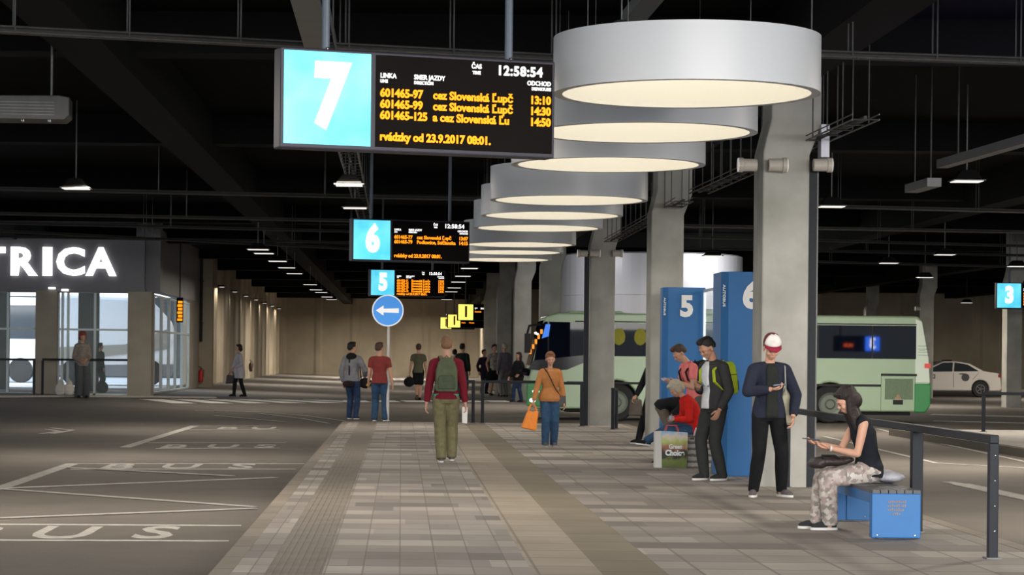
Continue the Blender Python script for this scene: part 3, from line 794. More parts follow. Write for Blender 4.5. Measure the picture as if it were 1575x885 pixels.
window(xc-.06, xc-.06, YS+.9, 86.4, zs, zb_-.1, (0, .16, .33, .5, .66, .83, 1), (2.0,))
# dark partition seen behind the glass, shop ceiling with small lights
struct('wall_shop_partition', box(X_at(120, 520, 76), X_at(152, 520, 76), 76, 76.15, zs-.2, zb_), mat('dark_green_grey_panel', (.06, .075, .065), .6, noise=.1))
struct('wall_shop_partition_left', box(X_at(2, 520, 76)-.1, X_at(14, 520, 76), 76, 76.15, zs-.2, zb_), MATS['dark_green_grey_panel'])
slab('ceiling_shop', xL, xc-.1, YS+.3, 78, zb_+.02, zb_+.1, mat('shop_ceiling', (.3, .3, .3), .7))
for u, v in ((80, 443.5), (100, 446.5)):
    p = pd(u, v, YS-.1); r = tag(obj('downlight', box(-.1, .1, -.12, .0, -.03, .03), M_lwhite, loc=(p.x, YS-.05, p.z)), 'small bright downlight under the shop fascia', 'lamp', 'downlights under the shop fascia')
struct('wall_yard', box(-30, -9.5, 112, 112.5, -.1, 4.2), mat('dark_contrast_wall', (.05, .06, .06), .8, noise=.3, nscale=.6))  # dark wall added behind the coaches for contrast through the glass
# daylight yard with a pale coach seen through the glass
slab('floor_yard', -60, -8.4, 79, 175, gz(-14, 100)-.1, gz(-14, 100)+.02, mat('yard_paving', (.5, .5, .5), .8, noise=.1))
for Y in (95,): area_light('yard_daylight', (-24, 84, 4.9), 14, 1500, (.93, .97, 1), (R(25), 0, 0), 8)
M_coach = mat('white_coach_paint', (.85, .87, .9), .3, noise=.03)
zc_ = gz(-14, 100)
r = empty('coach', (-12.2, 86, zc_+.02), R(8), 'white coach with a dark band parked outside behind the shop glass', 'bus')
bm = nb(); prism(bm, [(-.9, .35), (3.6, .35), (3.9, 1.0), (3.75, 2.3), (2.9, 3.2), (-.4, 3.3), (-.95, 2.2)], -1.2, 1.2); obj('body', bm, M_coach, r, bevel=.12)
bm = nb(); prism(bm, [(-.9, .95), (1.2, 1.05), (3.6, 1.35), (3.6, 2.1), (2.0, 1.5), (-.9, 1.35)], -1.23, -1.2); obj('side_stripe', bm, mat('tan_stripe', (.35, .33, .28), .4, noise=.05), r)
bm = nb(); prism(bm, [(-.9, .35), (3.7, .35), (3.85, .8), (-.9, .72)], -1.23, -1.2); obj('skirt', bm, mat('grey_skirt', (.2, .2, .22), .4, noise=.05), r)
for x in (.2, 2.9):
    bm = nb(); lathe(bm, [(.48, -1.26), (.48, -1.0)], (x, 0, .48), 24, 'y'); obj('wheel', bm, mat('tyre_rubber', (.02, .02, .02), .8, noise=.1), r)
r = empty('coach', (-17.6, 92, zc_+.02), R(-5), 'blue and white coach outside behind the leftmost shop window', 'bus')
bm = nb(); prism(bm, [(-6, .35), (4.6, .35), (5.0, 1.0), (4.6, 2.6), (3.9, 3.3), (-6, 3.4)], -1.2, 1.2); obj('body', bm, M_coach, r, bevel=.12)
bm = nb(); prism(bm, [(-5.8, 1.7), (3.8, 1.7), (4.5, 2.3), (3.7, 3.0), (-5.8, 3.0)], -1.23, -1.2); obj('side_windows', bm, mat('dark_coach_glass', (.02, .03, .04), .1, noise=.1), r)
bm = nb(); tube(bm, [(-1.5, -1.25, 3.1), (.3, -1.25, 2.9), (1.5, -1.25, 2.2), (2.2, -1.25, 1.3)], .16, 8); obj('blue_swoosh', bm, mat('coach_blue', (.05, .3, .85), .3, noise=.05), r)
for x in (-4.2, 3.0):
    bm = nb(); lathe(bm, [(.48, -1.26), (.48, -1.0)], (x, 0, .48), 24, 'y'); obj('wheel', bm, MATS['tyre_rubber'], r)
# amber display inside the side glazing
p = pd(259, 478, 80)
r = empty('departure_board', (xc+.12, 80, p.z), 0, 'narrow amber lit display beside the shop side glazing', 'sign')
bm = nb(); bx(bm, .0, .22, -.05, .05, -.4, .45); obj('screen', bm, M_scr, r)
bm = nb()
for k in range(6): bx(bm, .03+.02*(k % 2), .2, -.056, -.05, -.35+k*.12, -.35+k*.12+.085)
obj('led_text', bm, M_led, r)
bm = nb(); tube(bm, [(.11, 0, .45), (.11, 0, ZC-p.z)], .02, 6); obj('hanging_pole', bm, M_dgrey, r)
# extinguishers and pipe on the wall
M_red = mat('red_enamel', (.45, .02, .02), .4, noise=.05)
def extinguisher(u, v, Y, x, label, dark=False):
    p = pd(u, v, Y); r = empty('fire_extinguisher', (x, Y, p.z), 0, label, 'fire extinguisher')
    m = mat('dark_extinguisher', (.05, .02, .02), .5, noise=.1) if dark else M_red
    bm = nb(); lathe(bm, [(.08, 0), (.09, .03), (.09, .42), (.03, .5)], seg=16); obj('cylinder', bm, m, r, smooth=True)
    bm = nb(); tube(bm, [(0, 0, .5), (0, 0, .58), (-.08, -.03, .6)], .015, 6); obj('valve', bm, M_dgrey, r)
    bm = nb(); tube(bm, [(.02, -.02, .55), (.12, -.04, .45), (.11, -.03, .2)], .012, 6); obj('hose', bm, M_dgrey, r)
    bm = nb(); bx(bm, -.12, .02, .07, .12, .1, .4); obj('bracket', bm, M_dgrey, r)
extinguisher(299, 588, 90.3, -7.72, 'red fire extinguisher at the corner of the tan wall')
extinguisher(404, 572, 124, -7.95, 'dark extinguisher farther along the tan wall', True)
r = empty('drain_pipe', (-7.72, 90.26, .1), 0, 'vertical grey pipe beside the shop at the wall corner', 'pipe')
bm = nb(); tube(bm, [(0, 0, 1.9), (0, 0, ZC-.1)], .05, 10); obj('pipe', bm, M_dgrey, r)
for zz_ in (2.6, 4.2): obj('clamp', box(-.08, .08, -.01, .1, zz_, zz_+.06), M_galv, r)
# white sacks on the floor before the shop
for u, s, lab in ((93, 1.0, 'left of the two white sacks in front of the shop'), (106, 1.05, 'right of the two white sacks in front of the shop')):
    p = pg(u, 602); p = V((pd(u, 602, 69.5).x, 69.5, gz(pd(u, 602, 69.5).x, 69.5)))
    bm = nb(); ell(bm, (0, 0, .2), (.16*s, .13, .22)); ell(bm, (.01, 0, .36), (.10, .09, .13)); tube(bm, [(-.05, 0, .42), (0, 0, .52), (.05, 0, .42)], .02, 6)
    tag(obj('plastic_sack', bm, mat('white_sack', (.6, .56, .5), .7, noise=.1), loc=p, smooth=True), lab, 'bag')

# ------------------------------------------------------------------ the green bus
YB = 60.6
zr = gz(8, YB); xf = X_at(812, 620, YB); xb = X_at(1431, 600, YB); LB = xb-xf
r = empty('coach_bus', (xf, YB, zr), 0, 'pale green bus crossing behind the columns, its front at the left', 'bus')
M_green = mat('pale_green_paint', (.36, .49, .31), .32, noise=.03, nscale=2, spec=.5)
M_green2 = mat('bright_green_paint', (.03, .26, .06), .3, noise=.03)
M_bwin = mat('bus_window_glass', (.003, .005, .012), .02, noise=.2, nscale=2, spec=.09)
M_tyre = mat('tyre_rubber', (.02, .02, .02), .8, noise=.1)
xw1 = X_at(948, 620, YB)-xf; xw2 = X_at(1277, 620, YB)-xf; TOP = pd(1330, 486, YB).z-zr
def arc(cx, rr, z0): 
    a0 = math.asin((z0-.5)/rr)
    return [(cx+rr*cos(a), .5+rr*sin(a)) for a in [a0 + (pi-2*a0)*k/12 for k in range(13)]][::-1]
zsk = .31
pts = [(.12, zsk)] + arc(xw1, .56, zsk) + arc(xw2, .56, zsk) + [(LB-.14, zsk), (LB-.02, .5), (LB, 1.1), (LB-.05, 1.7), (LB-.22, TOP-.12), (LB-.34, TOP), (.75, TOP), (.42, TOP-.1), (.10, 1.45), (.0, 1.0), (.02, .5)]
bm = nb(); prism(bm, pts, 0, 2.45); body = obj('body', bm, M_green, r, bevel=.05)
# side glazing, inset behind black surround
zw0, zw1 = pd(1330, 552, YB).z-zr, pd(1330, 501, YB).z-zr
xs0 = 1.75; xs1 = X_at(1409, 530, YB)-xf
bm = nb(); bx(bm, xs0, xs1, -.012, .01, zw0, zw1); obj('side_window', bm, M_bwin, r)
for xx in (xs0+.03, 3.9, 5.7, 7.5, 8.9): obj('window_divider', box(xx-.02, xx+.02, -.017, -.01, zw0, zw1), mat('black_rubber', (.012, .012, .012), .6), r)
bm = nb(); prism(bm, [(.14, 1.5), (1.75, 1.72 if False else zw0+.02), (1.75, zw1), (.42, zw1+.02), (.3, zw1-.1)], -.014, .01); obj('driver_window', bm, M_bwin, r)
bm = nb(); prism(bm, [(-.01, 1.32), (.5, 1.28), (1.0, 1.32), (1.7, 1.62), (1.7, zw0+.05), (.14, 1.55)], -.015, .01); obj('dark_panel', bm, mat('gloss_black_panel', (.008, .01, .014), .15, spec=.2), r)
bm = nb(); bx(bm, -.03, .05, .1, 2.35, 1.15, 1.35)
prism(bm, [(.06, 1.42), (.085, 1.42), (.40, TOP-.2), (.37, TOP-.2)], .12, 2.33); obj('windshield', bm, M_bwin, r)
bm = nb(); prism(bm, [(-.03, .38), (.62, .33), (.72, .9), (.2, 1.0), (-.03, .95)], -.012, .3); obj('front_bumper', bm, M_green2, r, bevel=.02)
bm = nb(); ell(bm, (.12, -.02, .52), (.09, .03, .06)); ell(bm, (.2, -.02, .75), (.1, .03, .05)); obj('headlight', bm, mat('headlight_lens', (.8, .85, .8), .2, emit=(1, 1, .95), es=1.2), r)
# route display lettering behind the windshield edge
bm = nb()
for k in range(5): bx(bm, .02+.07*k, .08+.07*k, -.022, -.012, 1.72+.13*k, 1.84+.13*k)
obj('amber_display', bm, mat('amber_display', (1, .3, .02), .5, emit=(1, .3, .03), es=.9), r)
bm = nb(); prism(bm, [(.34, zw1-.42), (.52, zw1-.36), (.56, zw1-.05), (.44, zw1-.05)], -.022, -.012); obj('windshield_blue_glint', bm, mat('windshield_blue_glint', (.05, .2, .7), .4, emit=(.05, .25, 1), es=.6), r)  # blue glint on the windshield, shaped as a small glowing plate
# seats seen through the window: printed headrests
for xx in (X_at(952, 520, YB)-xf, X_at(985, 520, YB)-xf):
    bm = nb(); ell(bm, (xx, -.014, zw0+.5), (.17, .012, .22)); bx(bm, xx-.06, xx+.08, -.03, -.016, zw0+.62, zw0+.72)
    obj('yellow_headrest', bm, mat('yellow_cloth', (.26, .25, .02), .7, noise=.1), r)
# black trim lines, hatch, grille
bm = nb(); z1 = pd(1300, 593, YB).z-zr; xg0 = X_at(1355, 580, YB)-xf; xg1 = X_at(1409, 580, YB)-xf
bx(bm, 1.0, xg0, -.012, .005, z1-.03, z1+.03); z2 = pd(1380, 577, YB).z-zr; bx(bm, xg0, xg1+.02, -.012, .005, z2-.03, z2+.03); bx(bm, 1.2, xg1, -.01, .004, zw1+.02, zw1+.05)
obj('black_trim', bm, MATS['black_rubber'], r)
bm = nb(); gz0 = pd(1380, 615, YB).z-zr; gx0 = X_at(1361, 600, YB)-xf; gx1 = X_at(1404, 600, YB)-xf
bx(bm, gx0, gx1, -.01, .003, gz0, z2-.1)
k = 0
while gx0+.01+k*.04 < gx1-.02: bx(bm, gx0+.01+k*.04, gx0+.03+k*.04, -.018, -.01, gz0+.02, z2-.12); k += 1
obj('engine_grille', bm, mat('grey_green_grille', (.17, .235, .15), .6, noise=.08), r)
bm = nb(); xq = X_at(1381, 622, YB)-xf; bx(bm, xq-.13, xq+.13, -.01, .0, .5, .62); obj('fuel_port', bm, MATS['black_rubber'], r)
bm = nb(); prism(bm, [(xq-.1, .64), (xq+.1, .64), (xq, .78)], -.012, 0); obj('warning_sticker', bm, mat('orange_sticker', (.7, .3, .15), .5), r)
bm = nb()
for xx in (gx0-.1, xg1-.02): bx(bm, xx-.006, xx+.006, -.006, .0, zsk+.02, z2)
obj('hatch_seam', bm, mat('seam_green', (.12, .2, .1), .6), r)
# rear corner
bm = nb(); prism(bm, [(LB-.42, zsk-.01), (LB-.12, zsk-.01), (LB+.01, .5), (LB+.02, 1.05), (LB-.42, 1.05)], -.014, 2.46); obj('rear_bumper', bm, M_green2, r, bevel=.03)
bm = nb(); bx(bm, LB-.16, LB-.0, -.015, .2, 1.45, 1.57); obj('tail_light', bm, mat('tail_light', (.6, .03, .02), .3, emit=(1, .1, .05), es=.2), r)
bm = nb(); bx(bm, LB-.3, LB-.15, -.013, .05, 1.9, 1.91)
for k in range(4): bx(bm, LB-.33, LB-.04, -.012, .05, 1.78+.08*k, 1.79+.08*k)
obj('vent_lines', bm, MATS['seam_green'], r)
bm = nb(); prism(bm, [(LB-.40, 1.08), (LB-.02, 1.08), (LB-.06, 1.7), (LB-.24, TOP-.14), (LB-.40, TOP-.08)], -.006, .1); obj('rear_corner_highlight', bm, mat('pale_mint_highlight', (.72, .82, .68), .3), r)  # whitish highlight of the rear corner, painted as a pale panel
for xw in (xw1, xw2):
    bm = nb(); lathe(bm, [(.3, -.0), (.44, -.02), (.49, .02), (.49, .26), (.3, .28)], (xw, 0.03, .49), 40, 'y'); wh = obj('wheel', bm, M_tyre, r)
    bm = nb(); lathe(bm, [(.10, -.03), (.14, .0), (.24, -.0), (.3, -.02), (.31, .04)], (xw, .02, .49), 40, 'y'); obj('rim', bm, mat('grey_rim', (.14, .16, .13), .5, metal=.3), wh)
    bm = nb(); bx(bm, xw-.55, xw+.55, .34, .5, .3, 1.06); obj('wheel_well', bm, mat('dark_well', (.01, .01, .01), .9), r)
bm = nb(); prism(bm, [(1.0, TOP-.01), (1.1, TOP+.06), (2.4, TOP+.06), (2.6, TOP-.01)], .3, 2.1); prism(bm, [(4.4, TOP-.01), (4.6, TOP+.14), (6.3, TOP+.14), (6.5, TOP-.01)], .3, 2.1); obj('roof_unit', bm, M_green, r, bevel=.03)
bm = nb(); tube(bm, [(.3, -.02, TOP-.3), (.0, -.25, TOP-.35), (-.05, -.3, TOP-.55)], .03, 8); bx(bm, -.12, .04, -.36, -.26, TOP-1.05, TOP-.55); obj('wing_mirror', bm, MATS['black_rubber'], r)
bm = nb(); bx(bm, 1.0, LB-.5, .1, 2.3, .22, .4); obj('chassis', bm, MATS['dark_well'], r)

# ------------------------------------------------------------------ white taxi at the right
YC = 96; p0 = X_at(1541, 600, YC); zc = gz(p0, YC); 
r = empty('car', (p0, YC, zc), 0, 'white saloon car parked behind the tail of the bus', 'car')
M_car = mat('white_car_paint', (.62, .58, .53), .3, noise=.02)
LC = 4.5
up = [(-.02, .55), (-.05, .8), (-.12, .98), (-.45, 1.02), (-.75, 1.07), (-1.35, 1.38), (-1.9, 1.46), (-2.4, 1.45), (-3.15, 1.12), (-3.6, .98), (-4.3, .84), (-4.48, .6), (-4.48, .35)]
def carc(cx): return [(cx+.36*cos(a), .34+.36*sin(a)) for a in [-.25 + (pi+.5)*k/10 for k in range(11)]]
pts = [(-4.42, .22)] + [q for q in carc(-3.62)[::-1]] + [q for q in carc(-.88)[::-1]] + [(-.1, .25), (0, .35)] + up
bm = nb(); prism(bm, pts, 0, 1.72); obj('body', bm, M_car, r, bevel=.05)
M_cg = mat('car_glass', (.008, .008, .008), .15, spec=.12)
bm = nb(); prism(bm, [(-.95, 1.06), (-1.42, 1.33), (-1.95, 1.41), (-1.98, 1.04)], -.012, .01); prism(bm, [(-2.04, 1.04), (-2.02, 1.41), (-2.42, 1.4), (-3.05, 1.09), (-3.0, 1.02)], -.012, .01); obj('side_window', bm, M_cg, r)
for xw in (-3.62, -.88):
    bm = nb(); lathe(bm, [(.19, -.01), (.31, -.01), (.33, .03), (.33, .2)], (xw, .02, .33), 28, 'y'); wh = obj('wheel', bm, M_tyre, r)
    bm = nb(); lathe(bm, [(.04, -.0), (.19, -.012), (.2, .03)], (xw, .02, .33), 28, 'y')
    for k in range(5):
        a = 2*pi*k/5; tube(bm, [(xw, -.0, .33), (xw+.18*cos(a), -.0, .33+.18*sin(a))], .02, 5)
    obj('rim', bm, mat('grey_car_rim', (.2, .2, .2), .4, metal=.4), wh)
bm = nb(); bx(bm, -.16, -.03, -.01, .1, .82, .93); obj('tail_light', bm, mat('car_tail_light', (.25, .02, .02), .3), r)
text('TAXI', .24, mat('dark_decal', (.05, .05, .05), .5), r, (-3.0, -.006, .82), name='lettering', depth=.004, bold=.01)
bm = nb(); disc(bm, (-1.5, -.004, .8), .16, depth=.006); obj('door_emblem', bm, MATS['dark_decal'], r)
bm = nb(); bx(bm, -2.2, -1.95, .5, 1.2, 1.45, 1.52); obj('roof_antenna', bm, M_cg, r)
bm = nb(); tube(bm, [(-1.99, -.006, .4), (-2.0, -.006, 1.0)], .006, 4); tube(bm, [(-1.2, -.006, .72), (-.95, -.006, 1.0)], .006, 4); bx(bm, -1.75, -1.55, -.02, 0, .93, .96); obj('door_seam', bm, M_cg, r)

# ------------------------------------------------------------------ shopping bags by the far bench
pb = pz(1034, 720, 0)
sc_ = pb.y/F
r = empty('shopping_bag', (pb.x-.02, pb.y, 0), 0, 'large shopping bag printed with a colourful landscape, beside the jacketed man', 'bag')
bw = 49*sc_
def landscape(nt, tc):
    s = N(nt, 'SeparateXYZ'); nt.links.new(tc.outputs['Object'], s.inputs[0])
    n = N(nt, 'TexNoise'); n.inputs['Scale'].default_value = 9; nt.links.new(tc.outputs['Object'], n.inputs['Vector'])
    z = mth(nt, 'ADD', mth(nt, 'DIVIDE', s.outputs[2], .52), mth(nt, 'MULTIPLY', mth(nt, 'SUBTRACT', n.outputs['Fac'], .5), .35))
    return ramp(nt, z, [(0, (.10, .13, .03)), (.2, (.16, .2, .05)), (.3, (.03, .03, .02)), (.45, (.05, .045, .03)), (.52, (.3, .12, .08)), (.62, (.45, .32, .15)), (.72, (.45, .55, .15)), (.85, (.75, .6, .5)), (1, (.25, .5, .75))])
bm = nb(); prism(bm, [(-bw*.28, 0), (bw*.5, 0), (bw*.52, .5), (-bw*.30, .52)], -.0, .2); obj('printed_front', bm, nodes_mat('landscape_print', landscape, .5), r)
bm = nb(); prism(bm, [(-bw*.5, .0), (-bw*.285, .0), (-bw*.305, .52), (-bw*.5, .51)], -.0, .2); obj('white_side', bm, mat('white_bag_side', (.62, .6, .56), .6), r)
text('Choice', .11, M_white, r, (bw*.12, -.006, .21), name='lettering', bold=.006, depth=.004, sx=.85); text('Green', .09, M_white, r, (bw*.14, -.006, .3), name='lettering', bold=.003, depth=.004, sx=.8)
bm = nb()
for yy in (.03, .17): tube(bm, [(-.08, yy, .5), (-.05, yy, .6), (.08, yy, .6), (.12, yy, .5)], .008, 6)
obj('handle', bm, mat('red_handle', (.5, .06, .06), .6), r)
pb2 = pz(1076, 720, 0)
def stripes(nt, tc):
    s = N(nt, 'SeparateXYZ'); nt.links.new(tc.outputs['Object'], s.inputs[0])
    n = N(nt, 'TexNoise'); n.inputs['Scale'].default_value = 12; nt.links.new(tc.outputs['Object'], n.inputs['Vector'])
    z = mth(nt, 'FRACT', mth(nt, 'ADD', mth(nt, 'MULTIPLY', s.outputs[2], 11), mth(nt, 'MULTIPLY', n.outputs['Fac'], .5)))
    return ramp(nt, z, [(0, (.12, .11, .10)), (.35, (.16, .14, .13)), (.45, (.42, .38, .34)), (1, (.45, .4, .36))])
r = empty('shopping_bag', (pb2.x, pb2.y+.03, 0), 0, 'grey striped shopping bag standing right of the printed one', 'bag')
bm = nb(); prism(bm, [(-.17, 0), (.17, 0), (.18, .44), (-.15, .46)], 0, .22); obj('body', bm, nodes_mat('striped_print', stripes, .7), r)
bm = nb(); tube(bm, [(-.07, .1, .44), (-.04, .1, .56), (.05, .1, .56), (.08, .1, .44)], .011, 6); obj('handle', bm, mat('white_handle', (.6, .6, .6), .6), r)
# ------------------------------------------------------------------ people
def remesh(bm, vox, smooth=4, fac=.5):
    me = bpy.data.meshes.new('t'); bmesh.ops.recalc_face_normals(bm, faces=bm.faces[:]); bm.to_mesh(me); bm.free()
    o = bpy.data.objects.new('t', me); COL.objects.link(o)
    a = o.modifiers.new('r', 'REMESH'); a.mode = 'VOXEL'; a.voxel_size = vox; a.use_smooth_shade = True
    if smooth: b = o.modifiers.new('s', 'SMOOTH'); b.iterations = smooth; b.factor = fac
    dg = bpy.context.evaluated_depsgraph_get(); dg.update()
    m2 = bpy.data.meshes.new_from_object(o.evaluated_get(dg))
    bpy.data.objects.remove(o); bpy.data.meshes.remove(me)
    r = bmesh.new(); r.from_mesh(m2); bpy.data.meshes.remove(m2)
    return r
def limb(bm, pts, rs, seg=12):
    pts = [V(p) for p in pts]
    for i in range(len(pts)-1):
        tube(bm, [pts[i], pts[i+1]], [rs[i], rs[i+1]], seg)
    for p, r in zip(pts, rs): ell(bm, p, (r, r, r), sub=2)
def torso(bm, secs, fwdless=None):
    """secs: (centre, right axis, forward axis, rx, ry) stacked rings -> closed volume"""
    seg = 20; rings = []
    for c, rt, fw, rx, ry in secs:
        rings.append([bm.verts.new(c + rt*rx*cos(2*pi*k/seg) + fw*ry*sin(2*pi*k/seg)) for k in range(seg)])
    for a, b in zip(rings, rings[1:]):
        for k in range(seg): bm.faces.new((a[k], a[(k+1) % seg], b[(k+1) % seg], b[k]))
    bm.faces.new(rings[0][::-1]); bm.faces.new(rings[-1])
def ik(a, t, l1, l2, hint):
    a, t, hint = V(a), V(t), V(hint)
    d = t-a; L = min(d.length, (l1+l2)*.999); L = max(L, abs(l1-l2)*1.05+1e-4); dn = d.normalized(); t = a+dn*L
    x = (l1*l1-l2*l2+L*L)/(2*L); h = sqrt(max(0, l1*l1-x*x))
    hn = (hint-dn*hint.dot(dn)).normalized()
    return a+dn*x+hn*h, t

SKIN = mat('fair_skin', (.50, .275, .19), .55, noise=.05, nscale=20, spec=.3)
SKIN2 = mat('tanned_skin', (.40, .21, .14), .55, noise=.05, nscale=20, spec=.3)
EYE = mat('dark_eye', (.02, .015, .012), .2); LIP = mat('lip', (.38, .14, .11), .5)

def make_person(label, loc, rz, H, P, top, legs, shoes, hair, skin=SKIN, detail=1.0, group=None, faces=True):
    """P: pose in units of H (front is -Y).  returns dict of joints in local metres"""
    g = P.get
    fem = g('fem', 0)
    root = empty('person', loc, rz, label, 'person', group)
    vox = .011*detail
    hip = V(g('hip', (0, 0, .52)))*H
    lean, hunch, turn = R(g('lean', 0)), R(g('hunch', 0)), R(g('turn', 0))
    pit = R(g('pelvis', g('lean', 0)*.5))
    def dirn(a): return V((0, -sin(a), cos(a)))
    def fwd(a): return V((0, -cos(a), -sin(a)))
    TW = Matrix.Rotation(turn, 3, 'Z'); side = R(g('side', 0)); SD = Matrix.Rotation(side, 3, 'Y')
    RT = TW @ V((1, 0, 0))
    segs = [(.0, pit), (.10, lean), (.20, (lean+lean+hunch)/2), (.27, lean+hunch*.85), (.305, lean+hunch)]
    c = hip.copy(); cs = []
    prev = 0
    for s, a in segs:
        c = c + SD @ (dirn(a)*(s-prev)*H); prev = s
        cs.append((c.copy(), SD @ (TW @ V((1, 0, 0))), SD @ (TW @ fwd(a)), SD @ dirn(a)))
    B = g('bulk', 1.0)
    wS, wC, wW, wH = (.080, .085, .072, .088) if not fem else (.070, .076, .062, .094)
    dS, dC, dW, dH = (.050, .066, .056, .066) if not fem else (.045, .062, .050, .068)
    def tsecs(inf, zlow=-.05, zhigh=None, flare=0, rel=1.0):
        out = []
        p0 = cs[0]; low = p0[0] + p0[3]*zlow*H
        k = B*H
        out.append((low, p0[1], p0[2], (wH*.82 if zlow < -.04 else wH)*k+inf+flare, (dH*.8 if zlow < -.04 else dH)*k+inf+flare))
        if zlow < -.02: out.append((p0[0]-p0[3]*.012*H, p0[1], p0[2], wH*k+inf+flare*.7, dH*k+inf+flare*.7))
        out.append((p0[0]+p0[3]*.03*H, p0[1], p0[2], (wH*.97)*k+inf+flare*.4, dH*k+inf))
        for (ii, ww, dd) in ((1, wW, dW), (2, wC, dC), (3, wS, dS), (4, wS*.5, dS*.72)):
            q = cs[ii]; out.append((q[0], q[1], q[2], ww*k+inf, dd*k+inf))
        return out
    top_c, top_r, top_f, top_u = cs[4]; sh_c = cs[3][0]
    shw = (.098 if not fem else .084)*H*B
    # arms
    UA, FA = .168*H, .148*H
    arms = {}
    for s in (-1, 1):
        k = 'L' if s > 0 else 'R'
        shp = sh_c + top_r*s*shw + top_u*(-.008)*H + V(g('shrug'+k, (0, 0, 0)))*H
        tgt = V(g('hand'+k, (s*.14, -.01, .49)))*H; hint = V(g('elbow'+k, (s*.4, .6, -.3)))
        e, w = ik(shp, tgt, UA, FA, hint)
        hd = V(g('hdir'+k)) .normalized() if g('hdir'+k) else (w-e).normalized()
        arms[k] = (shp, e, w, hd)
    TH, SHN = .245*H, .235*H
    lg = {}
    for s in (-1, 1):
        k = 'L' if s > 0 else 'R'
        hp = hip + TW @ V((s*.052*H, 0, -.01*H))
        an = V(g('foot'+k, (s*.06, 0, 0)))*H + V((0, 0, .045*H))
        kn, an = ik(hp, an, TH, SHN, V(g('knee'+k, (0, -1, .1))))
        lg[k] = (hp, kn, an)
    # head frame
    hp_, hy, hr = R(g('nod', 0)), R(g('look', 0)), R(g('tilt', 0))
    nk = top_c + top_u*.005*H
    npit = lean+hunch+hp_*.5
    nd = SD @ dirn(npit); hb = nk + nd*.030*H
    HM = Matrix.Translation(hb) @ Matrix.Rotation(hy, 4, 'Z') @ Matrix.Rotation(hr, 4, 'Y') @ Matrix.Rotation(lean*.35+hunch*.35+hp_, 4, 'X')
    hs = H*g('headsize', 1.04)
    # body: one continuous surface
    bm = nb()
    torso(bm, tsecs(0))
    limb(bm, [nk-nd*.03*H, hb+nd*.025*H], [.032*H*(.85 if fem else 1), .030*H*(.82 if fem else 1)])
    for k in 'LR':
        shp, e, w, hd = arms[k]; f = .86 if fem else 1
        limb(bm, [shp, shp.lerp(e, .45), e, e.lerp(w, .35), w], [.031*H*f, .029*H*f, .023*H*f, .024*H*f, .0155*H*f])
        hp, kn, an = lg[k]
        limb(bm, [hp, hp.lerp(kn, .4), kn, kn.lerp(an, .33), an], [.052*H, .047*H, .031*H, .033*H, .020*H])
        foot = V(g('toe'+k, (0, -1, 0))).normalized()
        limb(bm, [an-V((0, 0, .02*H)), an+foot*.07*H-V((0, 0, .028*H))], [.022*H, .016*H], 8)
    # head
    def E(c_, r_): ell(bm, V(c_)*hs, tuple(x*hs for x in r_), HM, 3)
    E((0, .008, .088), (.0435, .053, .046)); E((0, -.016, .045), (.0335, .036, .040)); E((0, -.026, .020), (.021, .022, .018)); E((0, -.02, .07), (.040, .034, .03))
    E((0, -.054, .052), (.0075, .011, .009)); E((0, -.05, .062), (.0055, .008, .014))
    for s in (-1, 1):
        E((s*.0445, .004, .058), (.006, .012, .018)); E((s*.022, -.038, .048), (.013, .012, .012))
    E((0, -.046, .028), (.014, .008, .008)); E((0, -.046, .078), (.030, .01, .006))
    # palms
    hands = {}
    for k in 'LR':
        shp, e, w, hd = arms[k]; s = 1 if k == 'L' else -1
        pn = V(g('palm'+k, (-s, 0, 0))); pn = (pn-hd*pn.dot(hd)).normalized(); ac = hd.cross(pn).normalized()
        hands[k] = (w, hd, pn, ac)
        M = Matrix((( *(ac),), (*(pn),), (*(hd),))).transposed().to_4x4(); M = Matrix.Translation(w+hd*.03*H) @ M
        ell(bm, (0, 0, 0), (.022*H, .0105*H, .032*H), M, 2); ell(bm, (0, 0, .010*H), (.021*H, .0095*H, .022*H), M, 2)
    bm = remesh(bm, .0085*detail if detail < 1.6 else .016, 2)
    for k in 'LR':
        w, hd, pn, ac = hands[k]; curl = R(g('curl'+k, 32)); s = 1 if k == 'L' else -1
        thumb_side = V(g('thumb'+k)) if g('thumb'+k) else V((0, -1, .2)); ts = 1 if ac.dot(thumb_side) > 0 else -1
        for j, (of, ln) in enumerate(((.0165, .040), (.0055, .046), (-.0055, .043), (-.0158, .034))):
            b0 = w + hd*.052*H + ac*ts*of*H; d1 = hd*cos(curl*.6)+pn*sin(curl*.6); d2 = hd*cos(curl*1.5)+pn*sin(curl*1.5); d3 = hd*cos(curl*2.2)+pn*sin(curl*2.2)
            tube(bm, [b0-hd*.016*H, b0, b0+d1*ln*.45*H, b0+d1*ln*.45*H+d2*ln*.33*H, b0+d1*ln*.45*H+d2*ln*.33*H+d3*ln*.25*H], [.0052*H, .0056*H, .005*H, .0046*H, .0032*H], 7)
        tb = w+hd*.016*H+ac*ts*.014*H; td = (hd*.7+ac*ts*.62+pn*.3).normalized(); td2 = (hd*.9+ac*ts*.12+pn*.4).normalized()
        tube(bm, [tb-td*.01*H, tb+td*.022*H, tb+td*.022*H+td2*.018*H, tb+td*.022*H+td2*.03*H], [.008*H, .0068*H, .0055*H, .0035*H], 7)
    obj('body', bm, skin, root, smooth=True)
